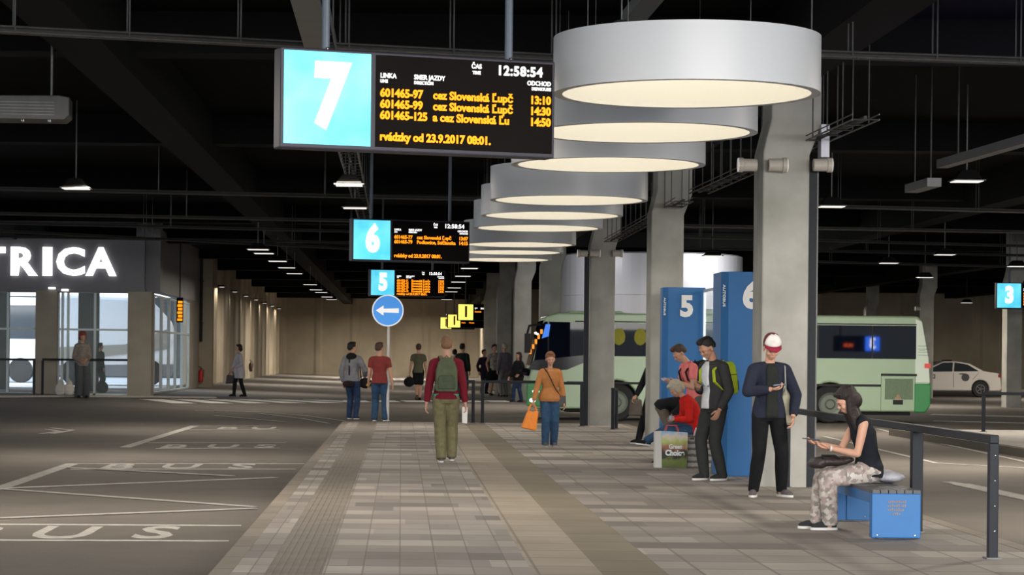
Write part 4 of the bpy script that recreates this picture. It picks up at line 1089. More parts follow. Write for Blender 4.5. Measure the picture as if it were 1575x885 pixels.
    if faces:
        bm = nb()
        for s in (-1, 1): ell(bm, V((s*.0175, -.0475, .0625))*hs, (.0062*hs, .004*hs, .0035*hs), HM, 2)
        obj('eyes', bm, EYE, root, smooth=True)
        bm = nb(); ell(bm, V((0, -.0535, .030))*hs, (.0115*hs, .004*hs, .0032*hs), HM, 2); obj('mouth', bm, LIP, root, smooth=True)
        bm = nb()
        for s in (-1, 1): ell(bm, V((s*.018, -.0505, .0735))*hs, (.0105*hs, .004*hs, .0022*hs), HM, 2)
        obj('eyebrows', bm, hair.get('brow', hair['m']), root, smooth=True)
    # hair
    if hair.get('style'):
        bm = nb(); st = hair['style']; vol = hair.get('vol', 1.0)
        def Hh(c_, r_): ell(bm, V(c_)*hs, tuple(x*hs for x in r_), HM, 3)
        if st == 'quiff': vol = .96
        Hh((0, .014, .094), (.0495*vol, .056*vol, .050*vol))
        if st == 'short':
            Hh((0, .03, .07), (.045, .042, .042)); Hh((0, -.012, .128), (.034*vol, .036*vol, .016*vol))
        elif st == 'quiff':
            Hh((0, .03, .07), (.044, .04, .04)); Hh((0, -.018, .134), (.030, .034, .014)); Hh((0, -.036, .124), (.024, .014, .014))
        elif st == 'bob':
            Hh((0, .035, .05), (.05, .04, .05))
            for s in (-1, 1): Hh((s*.045, .008, .055), (.013, .03, .042))
            Hh((0, -.03, .122), (.034, .024, .016))
        elif st == 'long':
            L = hair.get('len', .2); dn = V(g('hairdir', (0, .12, -1))).normalized()
            Hh((0, .035, .05), (.05, .042, .05))
            hc = HM @ (V((0, .035, .05))*hs)
            for x, y, rr, ll in ((-.03, .02, .026, .95), (.03, .02, .026, .95), (0, .035, .03, 1.0), (-.045, .004, .018, .85), (.045, .004, .018, .85), (0, .025, .028, .8)):
                p0 = HM @ (V((x, y, .075))*hs); p1 = p0 + V((0, 0, -.05*H)) + dn*.02*H; p2 = p1 + dn*L*ll*H
                limb(bm, [p0, p1, p1.lerp(p2, .55), p2], [rr*hs, rr*hs*1.1, rr*hs, rr*hs*.45], 8)
            Hh((0, -.028, .118), (.036, .024, .016))
        bm = remesh(bm, .008*detail, 2)
        # open the face: cut below the hairline in front
        if st in ('short', 'quiff'):
            pl_co = HM @ (V((0, -.05, hair.get('line', .096)))*hs); pl_no = HM.to_3x3() @ V((0, -.62 if not hair.get('low') else -.9, -1))
            geom = bm.verts[:]+bm.edges[:]+bm.faces[:]
            r_ = bmesh.ops.bisect_plane(bm, geom=geom, plane_co=pl_co, plane_no=pl_no, clear_outer=True)
            bmesh.ops.holes_fill(bm, edges=[e for e in bm.edges if e.is_boundary], sides=0)
        obj('hair', bm, hair['m'], root, smooth=True)
    # trousers
    bm = nb(); w_ = legs.get('w', .0); inf = .008+w_
    torso(bm, tsecs(.010, -.055)[:4])
    sh = legs.get('short', 0)
    for k in 'LR':
        hp, kn, an = lg[k]
        if not sh:
            e_ = an + (kn-an).normalized()*legs.get('cuff', -.03)*H
            limb(bm, [hp, hp.lerp(kn, .4), kn], [.051*H+inf*.6, .049*H+inf*.6, .036*H+inf], 14)
            limb(bm, [kn, kn.lerp(e_, .4)], [.036*H+inf, .036*H+inf], 14)
            tube(bm, [kn.lerp(e_, .4), e_], [.036*H+inf, .027*H+inf*legs.get('hem', 1.2)], 14)
        else:
            e_ = hp.lerp(kn, sh); limb(bm, [hp, hp.lerp(kn, .4)], [.058*H, .052*H], 14); tube(bm, [hp.lerp(kn, .4), e_], [.053*H+.004, .045*H+.016], 14)
    bm = remesh(bm, vox, 3)
    obj('shorts' if sh else legs.get('name', 'trousers'), bm, legs['m'], root, smooth=True)
    # upper garment
    bm = nb(); inf = top.get('w', .012)
    torso(bm, tsecs(inf, top.get('low', -.03), flare=top.get('flare', .0)+.013))
    ell(bm, nk-nd*.015*H, (.045*H, .042*H, .02*H), None, 2)
    for sg in (-1, 1): limb(bm, [nk-nd*.022*H+top_r*sg*.025*H, sh_c+top_u*.004*H+top_r*sg*shw*.92], [.022*H+inf*.5, .026*H+inf*.6])
    sl = top.get('sleeve', 1.0)
    for k in 'LR':
        shp, e, w, hd = arms[k]
        f = .9 if fem else 1
        ell(bm, shp, ((.030*H+inf*.8)*f*(1 if sl > 0 else .72),)*3, None, 2); inf0 = inf; inf = inf*.72
        tube(bm, [shp-top_r*(1 if k == 'L' else -1)*.05*H, shp], [.04*H, .034*H+inf*.8], 12)
        if sl >= 1: limb(bm, [shp, shp.lerp(e, .45), e, e.lerp(w, .4)], [(.033*H+inf)*f, (.031*H+inf)*f, (.027*H+inf)*f, (.026*H+inf)*f]); tube(bm, [e.lerp(w, .4), w.lerp(e, .04)], [(.026*H+inf)*f, (.018*H+inf)*f], 12)
        elif sl > 0: tube(bm, [shp, shp.lerp(e, sl)], [(.034*H+inf)*f, (.029*H+inf*1.3)*f], 12)
        inf = inf0
    bm = remesh(bm, vox, 3)
    obj(top.get('name', 'jacket'), bm, top['m'], root, smooth=True)
    if top.get('open'):    # the shirt seen in the open front, lying on the garment surface
        bm = nb(); ss = tsecs(inf+.004, top.get('low', -.03)+.004)
        a0, a1 = top.get('ang', (70, 110)); rows = []
        for c_, rt, fw, rx, ry in ss[:-1] + [(ss[-1][0], ss[-1][1], ss[-1][2], ss[-1][3]*.8, ss[-1][4]*.9)]:
            rows.append([bm.verts.new(c_+rt*rx*cos(R(a))+fw*(ry+.004)*sin(R(a))) for a in [a0+(a1-a0)*q/6 for q in range(7)]])
        for a, b in zip(rows, rows[1:]):
            for q in range(6): bm.faces.new((a[q], a[q+1], b[q+1], b[q]))
        solid(bm, geom=bm.faces[:], thickness=.012)
        obj('shirt_front', bm, top['open'], root, smooth=True)
    if top.get('collar'):
        bm = nb(); torso(bm, [(nk-nd*.018*H, top_r, top_f, .052*H, .048*H), (nk+nd*.012*H, top_r, top_f, .040*H, .040*H)]); obj('collar', bm, top['collar'], root, smooth=True)
    # shoes
    for k in 'LR':
        hp, kn, an = lg[k]; ft = V(g('toe'+k, (0, -1, 0))).normalized(); yaw = math.atan2(ft.x, -ft.y); pt = math.asin(max(-1, min(1, ft.z)))
        M = Matrix.Translation(an-V((0, 0, .045*H))) @ Matrix.Rotation(yaw, 4, 'Z') @ Matrix.Rotation(-pt, 4, 'X')
        S = H/1.8
        bm = nb()
        ell(bm, (0, .0, .062*S), (.040*S, .055*S, .055*S), M); ell(bm, (0, -.07*S, .045*S), (.043*S, .09*S, .040*S), M); ell(bm, (0, -.135*S, .036*S), (.044*S, .055*S, .030*S), M); ell(bm, (0, .02*S, .04*S), (.038*S, .05*S, .04*S), M)
        bm = remesh(bm, .009*detail, 2)
        Mi = M; pc = M @ V((0, 0, .014*S)); pn_ = M.to_3x3() @ V((0, 0, -1))
        bmesh.ops.bisect_plane(bm, geom=bm.verts[:]+bm.edges[:]+bm.faces[:], plane_co=pc, plane_no=pn_, clear_outer=True)
        so_ = obj('shoe', bm, shoes['m'], root, smooth=True)
        bm = nb(); out = []
        for q in range(20):
            a = 2*pi*q/20; x = .047*S*cos(a)*(1+.08*(-sin(a) if sin(a) < 0 else 0)); y = -.058*S+.138*S*sin(a); out.append((x, y))
        prism(bm, out, 0, .024*S, 'z'); bmesh.ops.transform(bm, matrix=M, verts=bm.verts); obj('sole', bm, shoes.get('sole', mat('white_sole', (.62, .6, .58), .6)), so_)
    J = dict(root=root, cs=cs, arms=arms, hands=hands, legs=lg, HM=HM, H=H, hs=hs, neck=nk, W=Matrix.Translation(root.location) @ Matrix.Rotation(rz, 4, 'Z'))
    return J
def world(J, p): return J['W'] @ V(p)

# clothes
C = cloth
DENIM = cloth('blue_denim', (.032, .070, .135), .25); DENIM_D = cloth('dark_denim', (.025, .045, .10), .25); BLACKC = cloth('black_cloth', (.012, .012, .014)); NAVY = cloth('navy_cloth', (.018, .021, .036))
h_brown = mat('brown_hair', (.06, .032, .02), .6, noise=.3, nscale=60, bump=.6, bscale=90); h_black = mat('black_hair', (.008, .006, .006), .55, noise=.3, nscale=60, bump=.6, bscale=90)
h_blond = mat('fair_hair', (.20, .105, .055), .6, noise=.25, nscale=60, bump=.6, bscale=90); h_red = mat('reddish_hair', (.20, .085, .04), .6, noise=.3, nscale=60, bump=.6, bscale=90)
h_dark = mat('dark_brown_hair', (.012, .006, .005), .55, noise=.3, nscale=60, bump=.6, bscale=90); h_grey = mat('pale_hair', (.42, .36, .27), .6, noise=.2, nscale=60, bump=.6, bscale=90)
DSH = cloth('dark_shoe_cloth', (.03, .03, .032)); WS = mat('white_sole', (.62, .6, .58), .6)
def grd(u, v, z=0.0): return pz(u, v, z)
def phone(J, k, label, tilt=0, size=(.072, .009, .145), m=None, off=(0, 0, 0), vert=False, out=0):
    """a phone lying in the hand, its back on the palm"""
    w, hd, pn, ac = J['hands'][k]; H = J['H']
    c = world(J, w+hd*(.055*H+out)+pn*.02*H+V(off)); Rm = J['W'].to_3x3()
    r = empty('phone', c, 0, label, 'phone')
    ax = (Rm @ (ac)).normalized(); nn = (Rm @ pn).normalized(); up = (Rm @ hd).normalized()
    M = Matrix((ax, nn, up)).transposed().to_4x4()
    bm = nb(); bx(bm, -size[0]/2, size[0]/2, -size[1]/2, size[1]/2, -size[2]/2, size[2]/2, M=M); obj('casing', bm, m or mat('black_phone', (.02, .02, .025), .3), r, bevel=.003)
    bm = nb(); bx(bm, -size[0]/2+.004, size[0]/2-.004, size[1]/2, size[1]/2+.001, -size[2]/2+.008, size[2]/2-.008, M=M); obj('screen', bm, mat('phone_screen', (.1, .12, .15), .1, emit=(.5, .6, .8), es=.3), r)
    return r

# 1 man with backpack walking away
p = grd(685, 711)
J = make_person('man walking away in a dark red jacket and olive trousers, short fair hair', p, pi, 1.85,
    dict(footL=(.035, .05, 0), footR=(-.05, -.05, .008), handL=(.155, -.02, .46), handR=(-.155, -.03, .46), elbowL=(.5, .5, 0), elbowR=(-.5, .5, 0), nod=4, toeR=(0, -1, .0), bulk=1.02),
    dict(m=cloth('dark_red_cloth', (.15, .012, .022)), w=.016, low=-.02), dict(m=cloth('olive_trouser_cloth', (.155, .14, .075), .2), w=.014, hem=1.0, cuff=-.02), dict(m=cloth('grey_shoe_cloth', (.09, .085, .08))),
    dict(m=h_blond, style='short', vol=.97), detail=.95, faces=True)
top_hem = J
def backpack(J, label, m, m2, w=.30, h=.44, d=.17, off=.105, drop=.235, strap=None, ring=None, straps=True, side_panel=None):
    c3 = J['cs'][2][0]; H = J['H']; bk = -J['cs'][2][2]; up = J['cs'][2][3]; rt = J['cs'][2][1]
    c = c3 + bk*(off) - up*.02
    Wm = J['W']; M = Matrix((rt, bk, up)).transposed().to_4x4()
    base = Wm @ (c-up*h*.55)
    r = empty('backpack', base, 0, label, 'backpack')
    L = Matrix.Rotation(J['root'].rotation_euler.z, 4, 'Z') @ M
    def sh(bmm): bmesh.ops.transform(bmm, matrix=L, verts=bmm.verts); return bmm
    bm = nb(); pts = [(-w/2, .03), (-w/2+.03, 0), (w/2-.03, 0), (w/2, .03), (w/2-.01, h*.62), (w*.36, h*.88), (w*.18, h), (-w*.18, h), (-w*.36, h*.88), (-w/2+.01, h*.62)]
    prism(bm, pts, 0, d); sh(bm); obj('main_bag', bm, m, r, bevel=.03)
    bm = nb(); prism(bm, [(-w*.38, .04), (w*.38, .04), (w*.38, h*.4), (w*.28, h*.48), (-w*.28, h*.48), (-w*.38, h*.4)], d-.01, d+.035); sh(bm); obj('front_pocket', bm, m2, r, bevel=.015)
    bm = nb(); tube(bm, [(-.03, .02, h-.01), (0, .02, h+.03), (.03, .02, h-.01)], .008, 6)
    for s in (-1, 1): bx(bm, s*w*.42-.012, s*w*.42+.012, d*.3, d*.9, h*.55, h*.62)
    sh(bm); obj('loop', bm, m2, r)
    if straps:
        for s in (-1, 1):
            bm = nb()
            n0 = c - (c-up*h*.55)
            pts = [(s*.07, .01, h*.9), (s*.09, -.05, h*1.0+.015), (s*.115, -.14, h*.97), (s*.125, -.235, h*.78), (s*.135, -.235, h*.45), (s*.15, -.13, h*.2), (s*.13, .0, h*.1)]
            prev = None
            for q in pts:
                q = V(q); cur = [bm.verts.new(q+V((e*.022, 0, 0))) for e in (-1, 1)]
                if prev: bm.faces.new((prev[0], prev[1], cur[1], cur[0]))
                prev = cur
            solid(bm, geom=bm.faces[:], thickness=.012); sh(bm); obj('strap', bm, strap or m, r, smooth=False)
    return r
backpack(J, 'olive green backpack on the back of the man in the red jacket', cloth('olive_pack_cloth', (.085, .10, .06), .15), cloth('olive_pack_pocket', (.065, .08, .05), .15), strap=cloth('olive_strap', (.14, .13, .08)), w=.33, h=.50, off=.10)
bm = nb(); ss = J['cs'][0]; torso(bm, [(ss[0]-ss[3]*.035, ss[1], ss[2], .196, .142), (ss[0]+ss[3]*.04, ss[1], ss[2], .19, .14)]); obj('shirt_hem', bm, cloth('turquoise_cloth', (.05, .36, .27)), J['root'], smooth=True)
w, hd, pn, ac = J['hands']['R']; q = world(J, w+hd*.09)
bm = nb(); prism(bm, [(-.035, -.19), (.04, -.2), (.045, .04), (-.04, .05)], -.012, .012); tag(obj('folded_leaflet', bm, mat('white_paper', (.65, .63, .6), .7), loc=q+V((-.02, 0, -.02)), rz=R(20)), 'white folded leaflet in the left hand of the backpack man', 'leaflet')

# 2 woman in orange jacket
p = grd(845, 687)
J = make_person('woman walking towards us in a tan orange jacket and blue jeans, reddish hair', p, R(4), 1.64,
    dict(fem=1, footL=(.045, -.0, 0), footR=(-.05, -.045, 0), handR=(-.185, -.06, .465), handL=(.15, -.03, .46), elbowR=(-.4, .5, 0), elbowL=(.5, .5, 0), nod=10, bulk=1.1, curlR=75),
    dict(m=cloth('tan_orange_cloth', (.42, .175, .06)), w=.018, low=-.045, flare=.012, open=SKIN, ang=(84, 96)) | dict(open=None), dict(m=DENIM, w=.008, hem=1.2), dict(m=cloth('grey_shoe_cloth', (.09, .085, .08)), sole=mat('grey_sole', (.3, .28, .26), .6)),
    dict(m=h_red, style='short', vol=1.04, line=.09), detail=.95)
bm = nb(); c_ = J['neck']; prism(bm, [(-.05, .03), (.05, .03), (0, -.13)], 0, .012); M_ = Matrix.Translation(J['cs'][3][0]+V((0, -.088, .012))); bmesh.ops.transform(bm, matrix=M_, verts=bm.verts); obj('neckline', bm, SKIN, J['root'])
w, hd, pn, ac = J['hands']['R']; q = world(J, w+hd*.075)
r = empty('carrier_bag', q, R(8), 'bright orange carrier bag hanging from the hand of the woman in the tan jacket', 'bag')
M_or = mat('orange_plastic', (.85, .25, .02), .45, noise=.08, bump=.3, bscale=8)
bm = nb(); prism(bm, [(-.20, -.40), (.06, -.45), (.10, -.12), (.06, -.10), (.0, -.12), (-.06, -.10), (-.10, -.13)], -.05, .05); obj('body', bm, M_or, r, bevel=.02)
bm = nb(); tube(bm, [(-.08, -.02, -.11), (-.03, -.02, .01), (.02, -.02, .02), (.07, -.02, -.1)], .012, 6); tube(bm, [(-.08, .03, -.11), (-.03, .03, .01), (.02, .03, .02), (.07, .03, -.1)], .012, 6); obj('handle', bm, M_or, r)
H = J['H']; cc = [(x[0], x[2]) for x in J['cs']]
def sash(J, label, m, bagm, s=1, bag=(.12, .12, .07)):
    W_ = J['W']; H = J['H']; cs = J['cs']
    A = cs[4][0]+cs[4][1]*(-s)*.07*H+cs[4][3]*.012*H; B = cs[3][0]-cs[3][1]*s*.04*H+cs[3][2]*(.075*H); Cc = cs[1][0]+cs[1][1]*s*.045*H+cs[1][2]*(.075*H); D = cs[0][0]+cs[0][1]*s*.12*H+cs[0][2]*.03*H
    r = empty('shoulder_bag', world(J, D), 0, label, 'bag'); o0 = world(J, D)
    bm = nb(); tube(bm, [world(J, x)-o0 for x in (A, B, B.lerp(Cc, .5)+cs[2][2]*.012, Cc, D)], .009, 6); obj('strap', bm, m, r)
    bm = nb(); bx(bm, -bag[0]/2, bag[0]/2, -bag[2]/2, bag[2]/2, -bag[1], .03); obj('bag', bm, bagm, r, bevel=.015)
    bm = nb(); bx(bm, -bag[0]/2+.005, bag[0]/2-.005, -bag[2]/2-.008, -bag[2]/2, -bag[1]*.45, .02); obj('flap', bm, bagm, r)
    return r
sash(J, 'small black shoulder bag at the hip of the woman in the tan jacket', BLACKC, mat('black_leather', (.015, .014, .014), .4, noise=.1), bag=(.15, .16, .07))

# 3 man in cap
p = grd(1181, 764)
J = make_person('standing man in dark jacket and black trousers, white and red cap, leaning near the column', p, R(6), 1.84,
    dict(footL=(.085, -.0, 0), footR=(-.095, -.015, 0), toeR=(-.35, -1, 0), toeL=(.45, -1, 0), handR=(-.035, -.17, .665), elbowR=(-.9, .1, -.6), hdirR=(.95, -.3, .12), palmR=(.1, -.25, 1), curlR=48, thumbR=(0, -1, .6),
         handL=(.135, -.07, .50), elbowL=(.8, .5, 0), nod=26, hunch=5, hdirL=(-.2, -.3, -1)),
    dict(m=NAVY, w=.022, low=-.035, open=cloth('charcoal_tee', (.018, .02, .018)), ang=(68, 112), flare=.004), dict(m=cloth('black_jeans', (.008, .008, .009)), w=.004, hem=.9, cuff=-.012), dict(m=cloth('grey_sneaker', (.10, .09, .09), .3)),
    dict(m=h_brown, style='short', vol=.96), detail=.85)
HMw = J['HM']; hs = J['hs']; r0 = J['root']
bm = nb(); lathe(bm, [(.0, .155), (.02, .153), (.036, .143), (.046, .128), (.0505, .108), (.0515, .094)], (0, .008, 0), 28)
for v in bm.verts: v.co = HMw @ (V((v.co.x*1.0, v.co.y*1.12, v.co.z))*hs)
obj('cap_crown', bm, mat('dark_red_cap', (.10, .015, .025), .8), r0, smooth=True)
bm = nb(); rows = []
for i, (rr, zz) in enumerate(((.012, .1565), (.034, .1475), (.047, .130), (.0525, .108), (.0535, .094))):
    rows.append([bm.verts.new(HMw @ (V((rr*sin(a), .008-rr*1.13*cos(a)-.001, zz))*hs)) for a in [R(-68+136*q/12) for q in range(13)]])
for a, b in zip(rows, rows[1:]):
    for q in range(12): bm.faces.new((a[q], a[q+1], b[q+1], b[q]))
solid(bm, geom=bm.faces[:], thickness=.004); obj('cap_front', bm, cloth('white_cap_cloth', (.68, .64, .62)), r0, smooth=True)
bm = nb(); A_, B_ = [], []
for q in range(15):
    a = R(-72+144*q/14); A_.append(bm.verts.new(HMw @ (V((.052*sin(a), .008-.058*cos(a), .098))*hs))); B_.append(bm.verts.new(HMw @ (V((.050*sin(a), .008-.060*cos(a)-.040*max(0, cos(a))**.6, .084))*hs)))
for q in range(14): bm.faces.new((A_[q], A_[q+1], B_[q+1], B_[q]))
solid(bm, geom=bm.faces[:], thickness=.006); obj('cap_visor', bm, cloth('red_cap_cloth', (.25, .02, .045)), r0, smooth=True)
phone(J, 'R', 'dark phone in the raised hand of the man with the cap')
# his shoulder bag hanging at the back
r = empty('cloth_bag', world(J, (.25, .06, 1.0)), 0, 'beige cloth bag hanging behind the elbow of the man with the cap', 'bag')
bm = nb(); prism(bm, [(-.16, -.16), (.06, -.2), (.09, .0), (.04, .3), (-.02, .3), (-.12, .05)], -.03, .05); obj('body', bm, cloth('beige_bag_cloth', (.42, .38, .28)), r, bevel=.025)
bm = nb(); a1 = world(J, J['arms']['L'][0]+V((-.02, -.07, .04)))-r.location; a2 = world(J, J['arms']['L'][0]+V((-.02, .0, .075)))-r.location
tube(bm, [(0, 0, .28), V(a2)+V((0, .07, -.04)), a2, a1, V(a1)+V((.0, -.03, -.12)), V(a1)+V((.01, -.02, -.32))], .008, 6); obj('strap', bm, cloth('grey_strap', (.3, .3, .27)), r)

# 4 man with jacket and lime backpack
p = grd(1098, 739)
J = make_person('man in dark grey jacket over a printed white tee, looking down at his phone', p, R(-56), 1.86,
    dict(footL=(.05, .03, 0), footR=(-.055, -.04, 0), handR=(-.045, -.115, .635), elbowR=(-.6, .6, -.5), hdirR=(.75, -.7, .2), palmR=(.6, 0, .9), handL=(.12, -.06, .49), elbowL=(.5, .6, 0), nod=32, hunch=10, lean=-1, look=-6, curlR=45),
    dict(m=cloth('dark_grey_cloth', (.035, .035, .037)), w=.02, low=-.03, open=cloth('white_tee', (.55, .56, .58)), ang=(72, 122)), dict(m=cloth('dark_jeans_grey', (.03, .032, .032)), w=.004, hem=.9), dict(m=DSH),
    dict(m=h_black, style='quiff', vol=1.02, line=.1), skin=SKIN2, detail=.85)
cs_ = J['cs']; bm = nb(); prism(bm, [(-.07, -.05), (.05, -.06), (.05, -.0), (-.07, .0)], 0, .012); prism(bm, [(-.045, .02), (-.02, .02), (.0, .05), (.02, .02), (.05, .02), (.03, .1), (-.045, .1)], 0, .012, mi=1)
M_ = Matrix.Translation(cs_[1][0]+cs_[1][2]*(.152)+V((-.0, 0, .1))) ; bmesh.ops.transform(bm, matrix=M_, verts=bm.verts)
obj('shirt_print', bm, [cloth('teal_print', (.05, .17, .22)), cloth('red_print', (.4, .03, .05))], J['root'])
backpack(J, 'lime green and black backpack on the jacketed man', cloth('lime_pack', (.42, .52, .03)), cloth('black_pack', (.02, .02, .022)), w=.27, h=.42, d=.17, off=.12, strap=cloth('lime_strap', (.38, .46, .03)))
phone(J, 'R', 'dark phone held by the man in the dark grey jacket')

# 5 seated woman on near bench
sx_, sy_ = 4.31, 21.6
def camo(nt, tc):
    n = N(nt, 'TexVoronoi'); n.inputs['Scale'].default_value = 26; n.distance = 'MANHATTAN'
    n0 = N(nt, 'TexNoise'); n0.inputs['Scale'].default_value = 15; nt.links.new(tc.outputs['Object'], n0.inputs['Vector'])
    nt.links.new(tc.outputs['Object'], n.inputs['Vector'])
    s = N(nt, 'SeparateColor'); nt.links.new(n.outputs['Color'], s.inputs[0])
    v = mth(nt, 'ADD', mth(nt, 'MULTIPLY', s.outputs[0], .6), mth(nt, 'MULTIPLY', n0.outputs['Fac'], .4))
    return ramp(nt, v, [(0, (.13, .12, .11)), (.3, (.2, .185, .165)), (.5, (.36, .27, .25)), (.68, (.42, .38, .34)), (.85, (.5, .46, .42))])
J = make_person('woman with very long dark hair and patterned trousers seated on the near blue bench', (sx_-.02, sy_, 0), R(-86), 1.68,
    dict(fem=1, hip=(0, .02, .327), footL=(.05, -.205, 0), footR=(-.055, -.25, 0), kneeL=(0, -1, .6), kneeR=(0, -1, .6), lean=4, hunch=20, nod=22, pelvis=-6, hairdir=(0, .42, -1),
         handR=(-.02, -.235, .465), elbowR=(-.4, .5, -.5), hdirR=(.15, -1, .12), palmR=(0, .0, 1), curlR=32, handL=(.04, -.20, .445), elbowL=(.4, .45, -.8), hdirL=(-.15, -1, .1), palmL=(-.2, 0, 1), curlL=38, toeL=(0, -1, 0), bulk=1.04),
    dict(m=cloth('black_top', (.012, .014, .019)), w=.010, low=-.035, sleeve=0.0, name='sleeveless_top'), dict(m=nodes_mat('patterned_grey_pink_cloth', camo, .9), w=.018, hem=1.0, cuff=-.02), dict(m=DSH),
    dict(m=h_dark, style='long', len=.20, vol=1.03), detail=.8)
phone(J, 'R', 'dark phone in the hands of the seated long haired woman', out=.02, size=(.075, .01, .15))
bm = nb(); lathe(bm, [(.026, -.008), (.029, 0), (.026, .008)], seg=16)
w, hd, pn, ac = J['hands']['L']; q = hd.to_track_quat('Z', 'Y').to_matrix().to_4x4(); bmesh.ops.transform(bm, matrix=Matrix.Translation(w) @ q, verts=bm.verts); obj('wristwatch', bm, mat('pale_bracelet', (.6, .58, .55), .4), J['root'])
k1 = world(J, J['legs']['R'][1]); q = world(J, V((0, -.31, .555)))
r = empty('handbag', (q.x-.0, q.y, q.z+.0), 0, 'dark brown handbag lying on the lap of the seated long haired woman', 'bag')
bm = nb(); ell(bm, (-.02, 0, .075), (.20, .16, .05)); ell(bm, (-.13, 0, .05), (.1, .14, .05)); ell(bm, (.12, 0, .09), (.09, .12, .035)); bm = remesh(bm, .014, 2)
obj('body', bm, mat('dark_brown_leather', (.028, .02, .02), .5, noise=.15, bump=.3), r, smooth=True)
bm = nb(); tube(bm, [(-.1, -.1, .09), (-.12, -.14, .13), (.0, -.15, .13), (.05, -.12, .1)], .01, 6); obj('handle', bm, BLACKC, r)
bm = nb(); ell(bm, (0, 0, .055), (.15, .17, .055)); ell(bm, (-.03, .05, .08), (.10, .1, .05)); bm = remesh(bm, .014, 3)
tag(obj('folded_scarf', bm, cloth('pale_blue_grey_cloth', (.38, .38, .42), .2), loc=(4.52, 21.62, .43), smooth=True), 'pale grey folded garment on the bench behind the seated woman', 'clothing')

# 6 boy in salmon shirt
p = pd(1062, 640, 36.2)
J = make_person('young man in a salmon pink tee looking down before the blue 5 tower', (p.x+.1, 36.4, 0), R(-72), 1.84,
    dict(hunch=22, lean=6, nod=30, handR=(-.04, -.21, .65), handL=(.04, -.2, .65), elbowR=(-.3, .4, -.8), elbowL=(.3, .4, -.8), hdirR=(.1, -1, 0), hdirL=(-.1, -1, 0), palmR=(.5, 0, .8), palmL=(-.5, 0, .8)),
    dict(m=cloth('salmon_cloth', (.72, .19, .18)), w=.014, sleeve=.6, name='tee'), dict(m=cloth('grey_trouser_cloth', (.10, .09, .08))), dict(m=DSH), dict(m=h_brown, style='quiff', vol=1.03, line=.1), detail=1.0)
phone(J, 'R', 'pale phone in the hands of the young man in the salmon tee', m=mat('pale_phone', (.4, .4, .45), .3))
backpack(J, 'black backpack on the young man in the salmon tee', BLACKC, BLACKC, w=.26, h=.4, off=.1, strap=BLACKC)

# 7 bending person in black top
p = pd(1026, 640, 37.4)
J = make_person('person in black top and brown shorts bending forward with long hair hanging down', (p.x+.0, 37.6, 0), R(55), 1.66,
    dict(fem=1, hip=(0, .02, .47), lean=72, hunch=34, pelvis=32, nod=25, footL=(.06, 0, 0), footR=(-.06, .03, 0), handL=(.03, -.12, .38), handR=(-.08, -.12, .38), elbowL=(.5, 0, -.2), elbowR=(-.5, 0, -.2), hairdir=(0, -.15, -1), bulk=1.05),
    dict(m=BLACKC, w=.02, low=-.02, flare=.005), dict(m=cloth('brown_grey_shorts', (.12, .10, .08)), short=.92), dict(m=DSH), dict(m=h_brown, style='long', len=.09), detail=1.1)

# 8 seated woman in red on far bench
J = make_person('seated woman in a red jacket and blue jeans with crossed legs and fair hair', (4.40, 35.0, 0), R(-84), 1.66,
    dict(fem=1, hip=(0, .02, .315), lean=14, hunch=22, nod=30, footL=(.02, -.30, .0), footR=(-.03, -.43, .15), kneeL=(0, -.6, 1), kneeR=(0, -.3, 1), toeR=(0, -1, .1), toeL=(0, -1, -.3), handL=(.03, -.19, .39), handR=(-.04, -.19, .40), elbowL=(.5, .4, -.6), elbowR=(-.5, .4, -.6), bulk=1.1),
    dict(m=cloth('red_cloth', (.55, .02, .015)), w=.022, low=-.05, flare=.02), dict(m=DENIM, w=.004, cuff=-.02), dict(m=BLACKC), dict(m=h_grey, style='bob', vol=1.1), detail=1.0)
phone(J, 'R', 'black phone held on the lap of the woman in red')

# 9 black clothed person behind column 2
J = make_person('dark clothed person mostly hidden behind the second column', (X_at(1007, 660, 42.1), 42.3, 0), R(-60), 1.72,
    dict(footL=(.05, 0, 0), footR=(-.10, -.12, 0), handR=(-.12, -.18, .44)), dict(m=BLACKC, w=.02), dict(m=BLACKC), dict(m=BLACKC), dict(m=h_dark, style='short'), detail=1.3)
w = J['hands']['R'][0]; q = world(J, w+V((0, 0, -.1)))
bm = nb(); prism(bm, [(-.13, -.26), (.13, -.26), (.1, .04), (-.1, .05)], -.05, .05)
tag(obj('handbag', bm, cloth('grey_brown_bag', (.12, .10, .09)), loc=q, bevel=.03), 'grey brown bag held left of the second column', 'bag')

# 10 grey hoodie man
p = grd(541, 645)
J = make_person('man in a grey hoodie with black hood, left of the red tee man', p, R(158), 1.86,
    dict(look=-38, footL=(.05, -.03, 0), footR=(-.065, .03, 0), handR=(-.13, -.12, .56), elbowR=(-.5, .6, 0), handL=(.13, .0, .48), toeL=(.2, -1, 0)),
    dict(m=cloth('heather_grey_cloth', (.20, .20, .22), .2), w=.026, low=-.03, collar=None), dict(m=DENIM_D, w=.004), dict(m=DSH), dict(m=h_black, style='short'), skin=SKIN, detail=1.1)
bm = nb(); nk = J['neck']; ell(bm, nk+V((0, .06, -.03)), (.14, .10, .10)); ell(bm, nk+V((0, .02, -.0)), (.12, .1, .05)); bm = remesh(bm, .016, 2); obj('hood', bm, BLACKC, J['root'], smooth=True)
bm = nb(); c2 = J['cs'][2][0]; bx(bm, .0, .035, .13, .142, c2.z-.28, c2.z+.18); obj('back_stripe', bm, BLACKC, J['root'])
q = world(J, V((0, .16, .88)))
bm = nb(); ell(bm, (-.02, 0, -.03), (.15, .06, .085), None, 3); bx(bm, -.05, .02, -.068, -.05, -.03, .02, mi=1)
